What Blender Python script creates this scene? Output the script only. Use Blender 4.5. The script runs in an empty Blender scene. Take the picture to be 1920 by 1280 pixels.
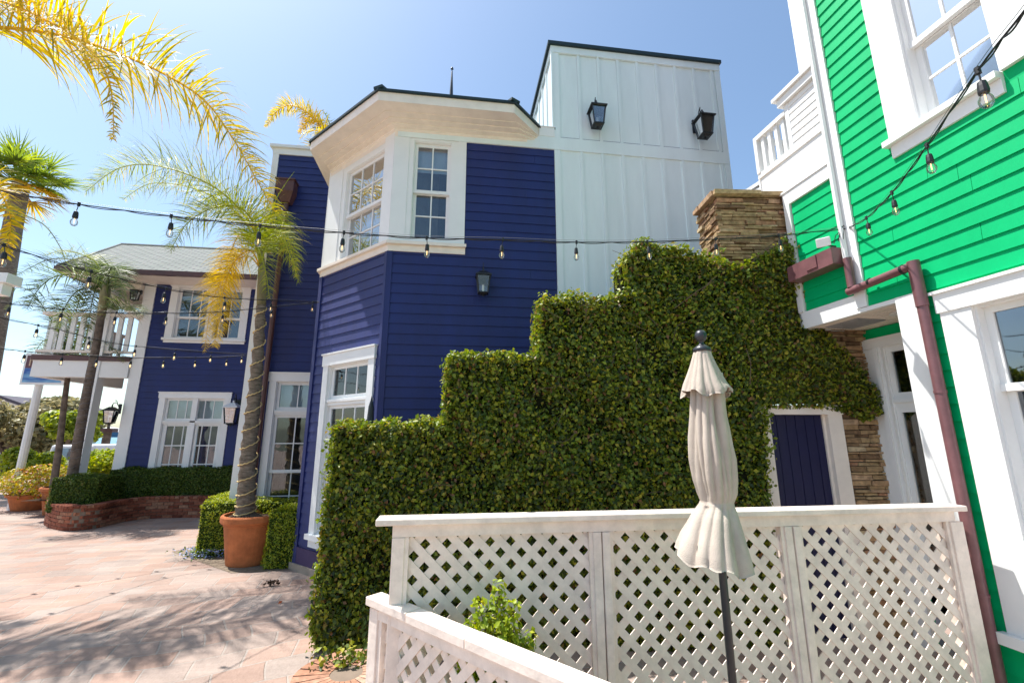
import bpy, math, random
import numpy as np
from mathutils import Vector, Matrix

# ------------------------------------------------------------------ camera, sky, sun
SC = bpy.context.scene
R = math.radians
PITCH, YAW, EYE, FPX = 12.1, 7.5, 1.65, 825.0
cd = bpy.data.cameras.new('camera'); cam = bpy.data.objects.new('camera', cd)
SC.collection.objects.link(cam)
cam.location = (0, 0, EYE); cam.rotation_euler = (R(90+PITCH), 0, R(-YAW))
cd.sensor_width = 36; cd.lens = 36*FPX/1920; cd.clip_start = .05; cd.clip_end = 6000
SC.camera = cam
SUN = Vector((-.40, .19, 1)).normalized()          # towards the sun
EL = math.asin(SUN.z); AZ = math.atan2(SUN.x, SUN.y)
W = bpy.data.worlds.new('World'); SC.world = W; W.use_nodes = True
nt = W.node_tree; bg = nt.nodes['Background']
sky = nt.nodes.new('ShaderNodeTexSky'); sky.sky_type = 'NISHITA'; sky.sun_disc = False
sky.sun_elevation = EL; sky.sun_rotation = AZ; sky.air_density = 1.0; sky.dust_density = 1.3; sky.ozone_density = 1.0
tn = nt.nodes.new('ShaderNodeMix'); tn.data_type = 'RGBA'; tn.blend_type = 'MULTIPLY'; tn.inputs[0].default_value = 1; tn.inputs[7].default_value = (.90, .97, .96, 1)
nt.links.new(sky.outputs[0], tn.inputs[6]); nt.links.new(tn.outputs[2], bg.inputs[0]); bg.inputs[1].default_value = .125
sd = bpy.data.lights.new('sun', 'SUN'); sd.energy = 4.4; sd.angle = R(.53); sd.color = (1, .965, .92)
so = bpy.data.objects.new('sun', sd); SC.collection.objects.link(so)
so.rotation_euler = (-SUN).to_track_quat('-Z', 'Y').to_euler()
SC.view_settings.view_transform = 'Standard'; SC.view_settings.look = 'None'
SC.view_settings.exposure = .93; SC.view_settings.gamma = 1
SC.render.engine = 'CYCLES'
G = -.15                                            # ground level
rnd = random.Random(7)

# ------------------------------------------------------------------ measuring helpers
_p, _y = R(PITCH), R(YAW)
def ray(px, py):
    dx = (px-960)/FPX; u = -(py-640)/FPX
    fw = math.cos(_p)-u*math.sin(_p); up = math.sin(_p)+u*math.cos(_p)
    return Vector((dx*math.cos(_y)+fw*math.sin(_y), -dx*math.sin(_y)+fw*math.cos(_y), up))
def at(px, py, Y):
    r = ray(px, py); return r*(Y/r.y)+Vector((0, 0, EYE))
def gnd(px, py, z=G):
    r = ray(px, py); return r*((z-EYE)/r.z)+Vector((0, 0, EYE))
def dep(px, py, D):
    r = ray(px, py); f = r.x*math.sin(_y)+r.y*math.cos(_y)
    return r*(D/f)+Vector((0, 0, EYE))
class Fr:
    """a vertical wall: s runs along it, d stands off it, z is up"""
    def __init__(s, P, u, n):
        s.P = Vector((P[0], P[1], 0)); s.u = Vector((u[0], u[1], 0)).normalized(); s.n = Vector((n[0], n[1], 0)).normalized()
    def pt(s, a, d, z): return s.P+s.u*a+s.n*d+Vector((0, 0, z))
    def px(s, x, y, d=0):
        r = ray(x, y); O = Vector((0, 0, EYE)); t = ((s.P+s.n*d-O).dot(s.n))/r.dot(s.n); Q = O+r*t
        return (Q-s.P).dot(s.u), Q.z

# ------------------------------------------------------------------ mesh helpers
class MB:
    def __init__(s): s.v = []; s.f = []; s.sm = False
    def poly(s, pts):
        i = len(s.v); s.v += [tuple(p) for p in pts]; s.f.append(tuple(range(i, i+len(pts))))
    def hexa(s, p):
        i = len(s.v); s.v += [tuple(q) for q in p]
        for f in ((0,3,2,1),(4,5,6,7),(0,1,5,4),(1,2,6,5),(2,3,7,6),(3,0,4,7)): s.f.append(tuple(i+k for k in f))
        return s
    def box(s, x0, x1, y0, y1, z0, z1):
        return s.hexa([(x0,y0,z0),(x1,y0,z0),(x1,y1,z0),(x0,y1,z0),(x0,y0,z1),(x1,y0,z1),(x1,y1,z1),(x0,y1,z1)])
    def fb(s, F, a0, a1, d0, d1, z0, z1):
        return s.hexa([F.pt(a0,d0,z0),F.pt(a1,d0,z0),F.pt(a1,d1,z0),F.pt(a0,d1,z0),F.pt(a0,d0,z1),F.pt(a1,d0,z1),F.pt(a1,d1,z1),F.pt(a0,d1,z1)])
    def bar(s, a, b, w, h, up=(0,0,1)):
        a = Vector(a); b = Vector(b); t = (b-a).normalized(); up = Vector(up)
        x = t.cross(up)
        if x.length < 1e-4: x = t.cross(Vector((1,0,0)))
        x.normalize(); y = x.cross(t).normalized(); x *= w/2; y *= h/2
        return s.hexa([a-x-y,a+x-y,b+x-y,b-x-y,a-x+y,a+x+y,b+x+y,b-x+y])
    def tube(s, pts, rad, n=8, cap=True):
        pts = [Vector(p) for p in pts]; m = len(pts)
        if not hasattr(rad, '__len__'): rad = [rad]*m
        i0 = len(s.v); ref = None
        for k, p in enumerate(pts):
            t = (pts[min(k+1, m-1)]-pts[max(k-1, 0)]).normalized()
            if ref is None:
                ref = t.cross(Vector((0,0,1)))
                if ref.length < .05: ref = t.cross(Vector((1,0,0)))
            ref = (ref-t*ref.dot(t)).normalized(); b = t.cross(ref)
            for j in range(n):
                a = 2*math.pi*j/n; s.v.append(tuple(p+(ref*math.cos(a)+b*math.sin(a))*rad[k]))
        for k in range(m-1):
            for j in range(n):
                a = i0+k*n+j; b2 = i0+k*n+(j+1) % n; s.f.append((a, b2, b2+n, a+n))
        if cap:
            s.f.append(tuple(i0+j for j in range(n))[::-1]); s.f.append(tuple(i0+(m-1)*n+j for j in range(n)))
        return s
    def lathe(s, C, prof, n=24, fn=None, cap=True):
        i0 = len(s.v); C = Vector(C); m = len(prof)
        for k, (r, z) in enumerate(prof):
            for j in range(n):
                a = 2*math.pi*j/n; rr = r if fn is None else fn(r, z, a)
                s.v.append((C.x+rr*math.cos(a), C.y+rr*math.sin(a), C.z+z))
        for k in range(m-1):
            for j in range(n):
                a = i0+k*n+j; b = i0+k*n+(j+1) % n; s.f.append((a, b, b+n, a+n))
        if cap:
            s.f.append(tuple(i0+j for j in range(n))[::-1]); s.f.append(tuple(i0+(m-1)*n+j for j in range(n)))
        return s
    def build(s, name, mat, parent=None, smooth=False, bevel=0):
        me = bpy.data.meshes.new(name)
        off = Vector((0,0,0))
        if parent is not None:
            q = parent
            while q is not None: off = off+q.location; q = q.parent
        V = np.array(s.v, dtype=np.float32)-np.array(off, dtype=np.float32)
        me.from_pydata(V.tolist(), [], s.f)
        me.update()
        if smooth: me.polygons.foreach_set('use_smooth', [True]*len(me.polygons))
        o = bpy.data.objects.new(name, me); SC.collection.objects.link(o)
        if mat: me.materials.append(mat)
        if parent is not None: o.parent = parent
        if bevel:
            b = o.modifiers.new('bevel', 'BEVEL'); b.width = bevel; b.segments = 2; b.limit_method = 'ANGLE'
        return o
def thing(name, label, cat, loc=(0,0,0), group=None):
    o = bpy.data.objects.new(name, None); SC.collection.objects.link(o); o.location = loc; o.empty_display_size = .2
    return tag(o, label, cat, group)
def tag(o, label=None, cat=None, group=None, kind=None):
    if label: o['label'] = label
    if cat: o['category'] = cat
    if group: o['group'] = group
    if kind: o['kind'] = kind
    return o

# ------------------------------------------------------------------ materials
def mat(name, col, rough=.6, spec=.4, metal=0, noise=.12, scale=6, bump=0, bscale=40, col2=None, stretch=(1,1,1)):
    m = bpy.data.materials.new(name); m.use_nodes = True; t = m.node_tree; b = t.nodes['Principled BSDF']
    b.inputs['Roughness'].default_value = rough; b.inputs['Specular IOR Level'].default_value = spec; b.inputs['Metallic'].default_value = metal
    g = t.nodes.new('ShaderNodeNewGeometry'); mp = t.nodes.new('ShaderNodeMapping'); mp.inputs['Scale'].default_value = stretch
    t.links.new(g.outputs['Position'], mp.inputs[0])
    n = t.nodes.new('ShaderNodeTexNoise'); n.inputs['Scale'].default_value = scale; n.inputs['Detail'].default_value = 6; n.inputs['Roughness'].default_value = .65
    t.links.new(mp.outputs[0], n.inputs['Vector'])
    cr = t.nodes.new('ShaderNodeMix'); cr.data_type = 'RGBA'
    c2 = col2 if col2 else tuple(c*(1-noise*1.6) for c in col)
    c1 = col if col2 else tuple(min(1, c*(1+noise*.5)) for c in col)
    cr.inputs[6].default_value = (*c1, 1); cr.inputs[7].default_value = (*c2, 1)
    mr = t.nodes.new('ShaderNodeMapRange'); mr.inputs[1].default_value = .35; mr.inputs[2].default_value = .7
    t.links.new(n.outputs[0], mr.inputs[0]); t.links.new(mr.outputs[0], cr.inputs[0]); t.links.new(cr.outputs[2], b.inputs['Base Color'])
    if bump:
        n2 = t.nodes.new('ShaderNodeTexNoise'); n2.inputs['Scale'].default_value = bscale; n2.inputs['Detail'].default_value = 5
        t.links.new(mp.outputs[0], n2.inputs['Vector'])
        bp = t.nodes.new('ShaderNodeBump'); bp.inputs['Strength'].default_value = bump; bp.inputs['Distance'].default_value = .01
        t.links.new(n2.outputs[0], bp.inputs['Height']); t.links.new(bp.outputs[0], b.inputs['Normal'])
    return m
def leafmat(name, cols, trans=.35, rough=.45, spec=.4):
    m = bpy.data.materials.new(name); m.use_nodes = True; t = m.node_tree; b = t.nodes['Principled BSDF']
    g = t.nodes.new('ShaderNodeNewGeometry'); r = t.nodes.new('ShaderNodeValToRGB')
    el = r.color_ramp.elements
    while len(el) < len(cols): el.new(.5)
    for e, (p, c) in zip(el, cols): e.position = p; e.color = (*c, 1)
    t.links.new(g.outputs['Random Per Island'], r.inputs[0]); t.links.new(r.outputs[0], b.inputs['Base Color'])
    b.inputs['Roughness'].default_value = rough; b.inputs['Specular IOR Level'].default_value = spec
    tr = t.nodes.new('ShaderNodeBsdfTranslucent'); hs = t.nodes.new('ShaderNodeHueSaturation')
    hs.inputs['Value'].default_value = 1.25; hs.inputs['Hue'].default_value = .485; hs.inputs['Saturation'].default_value = 1.1
    t.links.new(r.outputs[0], hs.inputs['Color']); t.links.new(hs.outputs[0], tr.inputs[0])
    mx = t.nodes.new('ShaderNodeMixShader'); mx.inputs[0].default_value = trans
    t.links.new(b.outputs[0], mx.inputs[1]); t.links.new(tr.outputs[0], mx.inputs[2]); t.links.new(mx.outputs[0], t.nodes['Material Output'].inputs[0])
    return m
def glassmat(name, tint=(.9,.95,1), refl=1.0, base=.06):
    m = bpy.data.materials.new(name); m.use_nodes = True; t = m.node_tree
    for n in list(t.nodes):
        if n.type == 'BSDF_PRINCIPLED': t.nodes.remove(n)
    tr = t.nodes.new('ShaderNodeBsdfTransparent'); tr.inputs[0].default_value = (*tint, 1)
    gl = t.nodes.new('ShaderNodeBsdfGlossy'); gl.inputs['Roughness'].default_value = .015
    lw = t.nodes.new('ShaderNodeFresnel'); lw.inputs[0].default_value = 1.5
    ma = t.nodes.new('ShaderNodeMath'); ma.operation = 'MULTIPLY_ADD'; ma.inputs[1].default_value = refl; ma.inputs[2].default_value = base; ma.use_clamp = True
    n = t.nodes.new('ShaderNodeTexNoise'); n.inputs['Scale'].default_value = 1.6; g = t.nodes.new('ShaderNodeNewGeometry')
    t.links.new(g.outputs['Position'], n.inputs['Vector'])
    bp = t.nodes.new('ShaderNodeBump'); bp.inputs['Strength'].default_value = .12; bp.inputs['Distance'].default_value = .05
    t.links.new(n.outputs[0], bp.inputs['Height']); t.links.new(bp.outputs[0], gl.inputs['Normal'])
    mx = t.nodes.new('ShaderNodeMixShader')
    t.links.new(lw.outputs[0], ma.inputs[0]); t.links.new(ma.outputs[0], mx.inputs[0])
    t.links.new(tr.outputs[0], mx.inputs[1]); t.links.new(gl.outputs[0], mx.inputs[2]); t.links.new(mx.outputs[0], t.nodes['Material Output'].inputs[0])
    return m
def emit(name, col, s):
    m = bpy.data.materials.new(name); m.use_nodes = True; b = m.node_tree.nodes['Principled BSDF']
    b.inputs['Base Color'].default_value = (*col, 1); b.inputs['Emission Color'].default_value = (*col, 1); b.inputs['Emission Strength'].default_value = s
    return m

M = {}
M['blue'] = mat('blue_paint', (.003,.014,.115), .58, .5, noise=.16, scale=2.2, bump=.12, bscale=25, stretch=(1.5,1.5,.5))
_b = M['blue'].node_tree.nodes['Principled BSDF']; _b.inputs['Sheen Weight'].default_value = .12; _b.inputs['Sheen Roughness'].default_value = .6; _b.inputs['Sheen Tint'].default_value = (.5,.5,.85,1)   # sheen of chalky paint
M['white'] = mat('white_paint', (.80,.81,.79), .45, .4, noise=.03, scale=2, bump=.05, bscale=30)
M['cream'] = mat('bounce_warmed_white_paint', (.84,.76,.66), .5, .4, noise=.06, scale=5, bump=.08)  # white paint with the warm ground bounce put into its colour
M['green'] = mat('green_paint', (.0,.43,.145), .5, .12, noise=.07, scale=2.2, bump=.12, bscale=25, stretch=(1.5,1.5,.5))
M['maroon'] = mat('maroon_metal', (.19,.085,.09), .35, .5, noise=.18, scale=7, bump=.08)
M['brown'] = mat('brown_paint', (.10,.04,.035), .4, .5, noise=.15)
M['roofedge'] = mat('dark_roof_edge', (.012,.03,.035), .5, .4)
M['black'] = mat('black_iron', (.012,.014,.016), .4, .5, noise=.1)
M['inside'] = mat('interior_plaster', (.20,.19,.18), .9, .2)
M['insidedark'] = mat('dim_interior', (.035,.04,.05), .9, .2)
M['curtain'] = mat('sheer_curtain', (.80,.81,.82), .9, .1, noise=.25, scale=5, stretch=(8,8,.4))
M['blind'] = mat('roller_blind', (.72,.73,.75), .9, .1, noise=.05)
M['dress'] = mat('white_window_film', (.8,.8,.8), .7, .3, noise=.03)
M['glass'] = glassmat('window_glass', (.85,.92,.95), 1.0, .06)
M['glassdk'] = glassmat('dark_window_glass', (.55,.62,.7), 1.6, .12)
M['glasslt'] = glassmat('sky_window_glass', (.8,.86,.92), 1.8, .42)
M['bulb'] = glassmat('bulb_glass', (.97,.96,.93), .8, .03)
M['fil'] = emit('warm_filament', (1, .62, .25), 1.6)
M['rope'] = mat('rope_light_tube', (.72,.52,.22), .4, .5)
M['cable'] = mat('black_cable', (.018,.018,.02), .5, .4)
M['steel'] = mat('steel_wire', (.20,.21,.22), .45, .4, metal=.4)
M['terracotta'] = mat('terracotta', (.46,.145,.05), .75, .25, noise=.22, scale=5, bump=.25, bscale=60)
M['soil'] = mat('soil', (.07,.045,.03), .95, .1, noise=.4, scale=30, bump=.8, bscale=60)
M['bark'] = mat('palm_bark', (.24,.19,.14), .85, .2, noise=.4, scale=9, bump=1, bscale=30, stretch=(1,1,3.5))
M['bark2'] = mat('grey_bark', (.18,.14,.11), .9, .2, noise=.4, scale=6, bump=1, bscale=20)
M['canvas'] = mat('umbrella_canvas', (.52,.445,.37), .9, .1, noise=.12, scale=5, bump=.3, bscale=180)
M['darkmetal'] = mat('dark_metal', (.03,.033,.04), .35, .5, noise=.1)
M['pinktrim'] = mat('lattice_paint', (.86,.74,.64), .5, .35, noise=.12, scale=9, bump=.2)
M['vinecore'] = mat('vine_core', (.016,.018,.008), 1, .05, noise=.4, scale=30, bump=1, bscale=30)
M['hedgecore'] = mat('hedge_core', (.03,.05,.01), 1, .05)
M['twig'] = mat('twig', (.14,.10,.07), .9, .1)
M['boards'] = mat('shade_tinted_white_boards', (.74,.83,.83), .5, .35, noise=.05, scale=1.2, bump=.05, bscale=30, stretch=(2,2,.4))  # white boards, the cyan tint of their shade put into the colour
M['door'] = mat('blue_door_paint', (.005,.006,.05), .5, .4, noise=.08)
M['grey'] = mat('grey_metal', (.35,.36,.37), .45, .5)
M['shell'] = mat('white_enamel', (.75,.76,.76), .35, .5, noise=.04)
M['sand'] = mat('pale_wood', (.30,.22,.14), .8, .2)
M['ivy'] = leafmat('ivy_leaves', [(0,(.025,.04,.006)),(.25,(.055,.09,.010)),(.55,(.13,.18,.014)),(.80,(.29,.33,.022)),(.93,(.42,.38,.04)),(.97,(.24,.12,.05))], .35)
M['ivynew_lit'] = leafmat('young_sunlit_ivy_leaves', [(0,(.09,.15,.015)),(.5,(.20,.28,.025)),(.85,(.34,.36,.05)),(1,(.30,.20,.04))], .35)  # young leaves; the sunlight on the crest is put into their lighter colour
M['hedge'] = leafmat('hedge_leaves', [(0,(.12,.17,.012)),(.5,(.26,.34,.02)),(.85,(.42,.46,.03)),(1,(.5,.48,.05))], .45)
M['hedgedk'] = leafmat('dark_hedge_leaves', [(0,(.03,.06,.006)),(.5,(.08,.14,.013)),(.9,(.14,.20,.02)),(1,(.22,.19,.04))], .3)
M['bush'] = leafmat('fresh_leaves', [(0,(.14,.22,.015)),(.5,(.30,.40,.025)),(.85,(.48,.54,.04)),(1,(.52,.50,.06))], .45)
M['olive'] = leafmat('olive_leaves', [(0,(.14,.14,.06)),(.5,(.28,.25,.12)),(.85,(.40,.35,.18)),(1,(.42,.40,.15))], .4)
M['tree'] = leafmat('tree_leaves', [(0,(.12,.18,.015)),(.5,(.26,.34,.03)),(.9,(.42,.48,.04)),(1,(.45,.42,.07))], .45)
M['frondY'] = leafmat('yellow_frond', [(0,(.22,.25,.03)),(.3,(.50,.42,.03)),(.8,(.80,.62,.03)),(1,(.62,.40,.04))], .55)
M['frondG'] = leafmat('green_frond', [(0,(.09,.13,.02)),(.45,(.24,.32,.03)),(.85,(.45,.48,.04)),(1,(.5,.40,.04))], .5)
M['frondO'] = leafmat('golden_frond', [(0,(.35,.25,.03)),(.5,(.62,.44,.03)),(1,(.75,.55,.04))], .5)
M['frondD'] = leafmat('dark_frond', [(0,(.05,.08,.035)),(.5,(.10,.15,.05)),(1,(.2,.26,.06))], .45)
M['fan'] = leafmat('fan_leaf', [(0,(.12,.19,.03)),(.5,(.22,.32,.04)),(1,(.38,.44,.05))], .5)
M['crownshaft'] = mat('palm_crownshaft', (.22,.20,.10), .6, .3, noise=.3, scale=12, stretch=(1,1,.2))
M['flowerY'] = leafmat('yellow_foliage', [(0,(.25,.28,.02)),(.4,(.45,.42,.03)),(.75,(.6,.45,.04)),(.9,(.55,.18,.05)),(1,(.7,.6,.5))], .3)
M['flowerB'] = leafmat('blue_flowers', [(0,(.07,.14,.02)),(.45,(.14,.22,.03)),(.5,(.22,.28,.55)),(1,(.35,.4,.7))], .2)

def texmat(name, build, rough=.8, spec=.3):
    m = bpy.data.materials.new(name); m.use_nodes = True; t = m.node_tree; b = t.nodes['Principled BSDF']
    b.inputs['Roughness'].default_value = rough; b.inputs['Specular IOR Level'].default_value = spec
    build(t, b); return m
def _pave(t, b):
    g = t.nodes.new('ShaderNodeNewGeometry')
    dn = t.nodes.new('ShaderNodeTexNoise'); dn.inputs['Scale'].default_value = .45; dn.inputs['Detail'].default_value = 1
    t.links.new(g.outputs['Position'], dn.inputs['Vector'])
    sub = t.nodes.new('ShaderNodeVectorMath'); sub.operation = 'SUBTRACT'; sub.inputs[1].default_value = (.5,.5,.5); t.links.new(dn.outputs['Color'], sub.inputs[0])
    sc = t.nodes.new('ShaderNodeVectorMath'); sc.operation = 'SCALE'; sc.inputs['Scale'].default_value = .9; t.links.new(sub.outputs[0], sc.inputs[0])
    ad = t.nodes.new('ShaderNodeVectorMath'); t.links.new(g.outputs['Position'], ad.inputs[0]); t.links.new(sc.outputs[0], ad.inputs[1])
    mp = t.nodes.new('ShaderNodeMapping'); mp.inputs['Rotation'].default_value = (0,0,R(-13)); t.links.new(ad.outputs[0], mp.inputs[0])
    br = t.nodes.new('ShaderNodeTexBrick'); br.inputs['Scale'].default_value = 1; br.inputs['Brick Width'].default_value = .33; br.inputs['Row Height'].default_value = .30
    br.inputs['Mortar Size'].default_value = .009; br.inputs['Mortar Smooth'].default_value = .35; br.offset = .5
    br.inputs['Color1'].default_value = (.34,.225,.175,1); br.inputs['Color2'].default_value = (.31,.25,.215,1); br.inputs['Mortar'].default_value = (.345,.29,.25,1)
    t.links.new(mp.outputs[0], br.inputs['Vector'])
    br2 = t.nodes.new('ShaderNodeTexBrick'); br2.inputs['Scale'].default_value = 1; br2.inputs['Brick Width'].default_value = .33; br2.inputs['Row Height'].default_value = .30
    br2.inputs['Mortar Size'].default_value = 0; br2.inputs['Color1'].default_value = (.9,.9,.9,1); br2.inputs['Color2'].default_value = (1.12,1.12,1.12,1); br2.offset = .5; br2.inputs['Bias'].default_value = .2
    mp2 = t.nodes.new('ShaderNodeMapping'); mp2.inputs['Location'].default_value = (3.3,6.0,0); t.links.new(mp.outputs[0], mp2.inputs[0]); t.links.new(mp2.outputs[0], br2.inputs['Vector'])
    n1 = t.nodes.new('ShaderNodeTexNoise'); n1.inputs['Scale'].default_value = 2.2; n1.inputs['Detail'].default_value = 8; n1.inputs['Roughness'].default_value = .7
    mp3 = t.nodes.new('ShaderNodeMapping'); mp3.inputs['Scale'].default_value = (.5,2.4,1); mp3.inputs['Rotation'].default_value = (0,0,R(-13)); t.links.new(g.outputs['Position'], mp3.inputs[0]); t.links.new(mp3.outputs[0], n1.inputs['Vector'])
    mr = t.nodes.new('ShaderNodeMapRange'); mr.inputs[1].default_value = .3; mr.inputs[2].default_value = .7; mr.inputs[3].default_value = .78; mr.inputs[4].default_value = 1.14; t.links.new(n1.outputs[0], mr.inputs[0])
    m1 = t.nodes.new('ShaderNodeMix'); m1.data_type = 'RGBA'; m1.blend_type = 'MULTIPLY'; m1.inputs[0].default_value = 1; t.links.new(br.outputs[0], m1.inputs[6]); t.links.new(br2.outputs[0], m1.inputs[7])
    m2 = t.nodes.new('ShaderNodeMix'); m2.data_type = 'RGBA'; m2.blend_type = 'MULTIPLY'; m2.inputs[0].default_value = 1; t.links.new(m1.outputs[2], m2.inputs[6]); t.links.new(mr.outputs[0], m2.inputs[7])
    t.links.new(m2.outputs[2], b.inputs['Base Color'])
    n2 = t.nodes.new('ShaderNodeTexNoise'); n2.inputs['Scale'].default_value = 30; n2.inputs['Detail'].default_value = 6; t.links.new(g.outputs['Position'], n2.inputs['Vector'])
    ma = t.nodes.new('ShaderNodeMath'); ma.operation = 'MULTIPLY_ADD'; ma.inputs[1].default_value = -.7; t.links.new(br.outputs['Fac'], ma.inputs[0]); t.links.new(n2.outputs[0], ma.inputs[2])
    bp = t.nodes.new('ShaderNodeBump'); bp.inputs['Strength'].default_value = .8; bp.inputs['Distance'].default_value = .012; t.links.new(ma.outputs[0], bp.inputs['Height']); t.links.new(bp.outputs[0], b.inputs['Normal'])
M['pave'] = texmat('terracotta_pavers', _pave, .75, .25)
def _sea(t, b):
    n = t.nodes.new('ShaderNodeTexNoise'); n.inputs['Scale'].default_value = .5; n.inputs['Detail'].default_value = 6
    g = t.nodes.new('ShaderNodeNewGeometry'); t.links.new(g.outputs['Position'], n.inputs['Vector'])
    bp = t.nodes.new('ShaderNodeBump'); bp.inputs['Strength'].default_value = .8; bp.inputs['Distance'].default_value = .4
    t.links.new(n.outputs[0], bp.inputs['Height']); t.links.new(bp.outputs[0], b.inputs['Normal']); b.inputs['Base Color'].default_value = (.05,.19,.28,1)
M['sea'] = texmat('sea_water', _sea, .25, .5)
def stonecol(name, cols, moss=None):
    def f(t, b):
        g = t.nodes.new('ShaderNodeNewGeometry'); r = t.nodes.new('ShaderNodeValToRGB'); el = r.color_ramp.elements
        while len(el) < len(cols): el.new(.5)
        for e, (p, c) in zip(el, cols): e.position = p; e.color = (*c, 1)
        t.links.new(g.outputs['Random Per Island'], r.inputs[0])
        n = t.nodes.new('ShaderNodeTexNoise'); n.inputs['Scale'].default_value = 22; n.inputs['Detail'].default_value = 8; t.links.new(g.outputs['Position'], n.inputs['Vector'])
        mr = t.nodes.new('ShaderNodeMapRange'); mr.inputs[1].default_value = .3; mr.inputs[2].default_value = .7; mr.inputs[3].default_value = .6; mr.inputs[4].default_value = 1.2; t.links.new(n.outputs[0], mr.inputs[0])
        m1 = t.nodes.new('ShaderNodeMix'); m1.data_type = 'RGBA'; m1.blend_type = 'MULTIPLY'; m1.inputs[0].default_value = 1; t.links.new(r.outputs[0], m1.inputs[6]); t.links.new(mr.outputs[0], m1.inputs[7])
        t.links.new(m1.outputs[2], b.inputs['Base Color'])
        bp = t.nodes.new('ShaderNodeBump'); bp.inputs['Strength'].default_value = .8; bp.inputs['Distance'].default_value = .01; t.links.new(n.outputs[0], bp.inputs['Height']); t.links.new(bp.outputs[0], b.inputs['Normal'])
    return texmat(name, f, .9, .2)
M['stone'] = stonecol('ledge_stone', [(0,(.17,.10,.06)),(.3,(.32,.21,.11)),(.6,(.45,.32,.17)),(.85,(.42,.22,.13)),(1,(.50,.39,.24))])
M['brick'] = stonecol('red_brick', [(0,(.17,.05,.03)),(.4,(.26,.085,.05)),(.75,(.33,.12,.07)),(1,(.38,.21,.13))])
M['mortar'] = mat('mortar', (.22,.17,.13), .95, .1)
def _shingle(t, b):
    g = t.nodes.new('ShaderNodeNewGeometry'); br = t.nodes.new('ShaderNodeTexBrick'); mp = t.nodes.new('ShaderNodeMapping'); mp.inputs['Scale'].default_value = (1,1.25,1)
    t.links.new(g.outputs['Position'], mp.inputs[0]); t.links.new(mp.outputs[0], br.inputs['Vector'])
    br.inputs['Scale'].default_value = 1; br.inputs['Brick Width'].default_value = .34; br.inputs['Row Height'].default_value = .17; br.inputs['Mortar Size'].default_value = .022; br.inputs['Mortar Smooth'].default_value = .5
    br.inputs['Color1'].default_value = (.19,.205,.185,1); br.inputs['Color2'].default_value = (.23,.24,.22,1); br.inputs['Mortar'].default_value = (.07,.075,.075,1)
    n = t.nodes.new('ShaderNodeTexNoise'); n.inputs['Scale'].default_value = 60; t.links.new(g.outputs['Position'], n.inputs['Vector'])
    m1 = t.nodes.new('ShaderNodeMix'); m1.data_type = 'RGBA'; m1.blend_type = 'OVERLAY'; m1.inputs[0].default_value = .5; t.links.new(br.outputs[0], m1.inputs[6]); t.links.new(n.outputs['Color'], m1.inputs[7])
    t.links.new(m1.outputs[2], b.inputs['Base Color'])
M['shingle'] = texmat('grey_shingles', _shingle, .9, .2)

# ------------------------------------------------------------------ wall builders
def siding(F, s0, s1, z0, z1, exp, th, holes=(), mb=None, zref=None):
    mb = mb or MB(); zref = z0 if zref is None else zref
    k = math.floor((z0-zref)/exp)
    while zref+k*exp < z1-1e-6:
        za = zref+k*exp; zb = za+exp; k += 1
        cuts = sorted({max(za, z0), min(zb, z1), *[h[2] for h in holes if za < h[2] < zb], *[h[3] for h in holes if za < h[3] < zb]})
        cuts = [c for c in cuts if z0-1e-6 <= c <= z1+1e-6]
        for a, b in zip(cuts[:-1], cuts[1:]):
            if b-a < 1e-4: continue
            ints = [(s0, s1)]
            for h in holes:
                if h[2] <= a+1e-5 and h[3] >= b-1e-5:
                    nx = []
                    for p, q in ints:
                        if h[0] > p: nx.append((p, min(q, h[0])))
                        if h[1] < q: nx.append((max(p, h[1]), q))
                    ints = [i for i in nx if i[1]-i[0] > 1e-4]
            da = .004+(th-.004)*(zb-a)/exp; db = .004+(th-.004)*(zb-b)/exp
            if th > .011:
                sp = []; jr = random.Random(int(za*977)+int(s0*131)+int(F.n.x*17)); jo = jr.uniform(0, 3.2)
                for p, q in ints:
                    c_ = p
                    while jo+0 < q:
                        if jo > p+.25 and q-jo > .25: sp.append((c_, jo-.0015)); c_ = jo+.0015
                        jo += jr.uniform(2.2, 3.6)
                    sp.append((c_, q))
                ints = sp
            for p, q in ints:
                mb.poly([F.pt(p,da,a),F.pt(q,da,a),F.pt(q,db,b),F.pt(p,db,b)])
                if abs(a-max(za, z0)) < 1e-6: mb.poly([F.pt(p,0,a),F.pt(q,0,a),F.pt(q,da,a),F.pt(p,da,a)])
                mb.poly([F.pt(p,0,a),F.pt(p,da,a),F.pt(p,db,b),F.pt(p,0,b)]); mb.poly([F.pt(q,0,a),F.pt(q,0,b),F.pt(q,db,b),F.pt(q,da,a)])
    return mb
def backing(F, s0, s1, z0, z1, holes, d=-.05, mb=None, t=.05):
    """solid wall sheet with openings"""
    mb = mb or MB(); xs = sorted({s0, s1, *[h[0] for h in holes], *[h[1] for h in holes]}); zs = sorted({z0, z1, *[h[2] for h in holes], *[h[3] for h in holes]})
    xs = [x for x in xs if s0 <= x <= s1]; zs = [z for z in zs if z0 <= z <= z1]
    for a, b in zip(xs[:-1], xs[1:]):
        for c, e in zip(zs[:-1], zs[1:]):
            m, n = (a+b)/2, (c+e)/2
            if any(h[0] < m < h[1] and h[2] < n < h[3] for h in holes): continue
            mb.fb(F, a, b, d-t, d+.048, c, e)
    return mb
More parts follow.
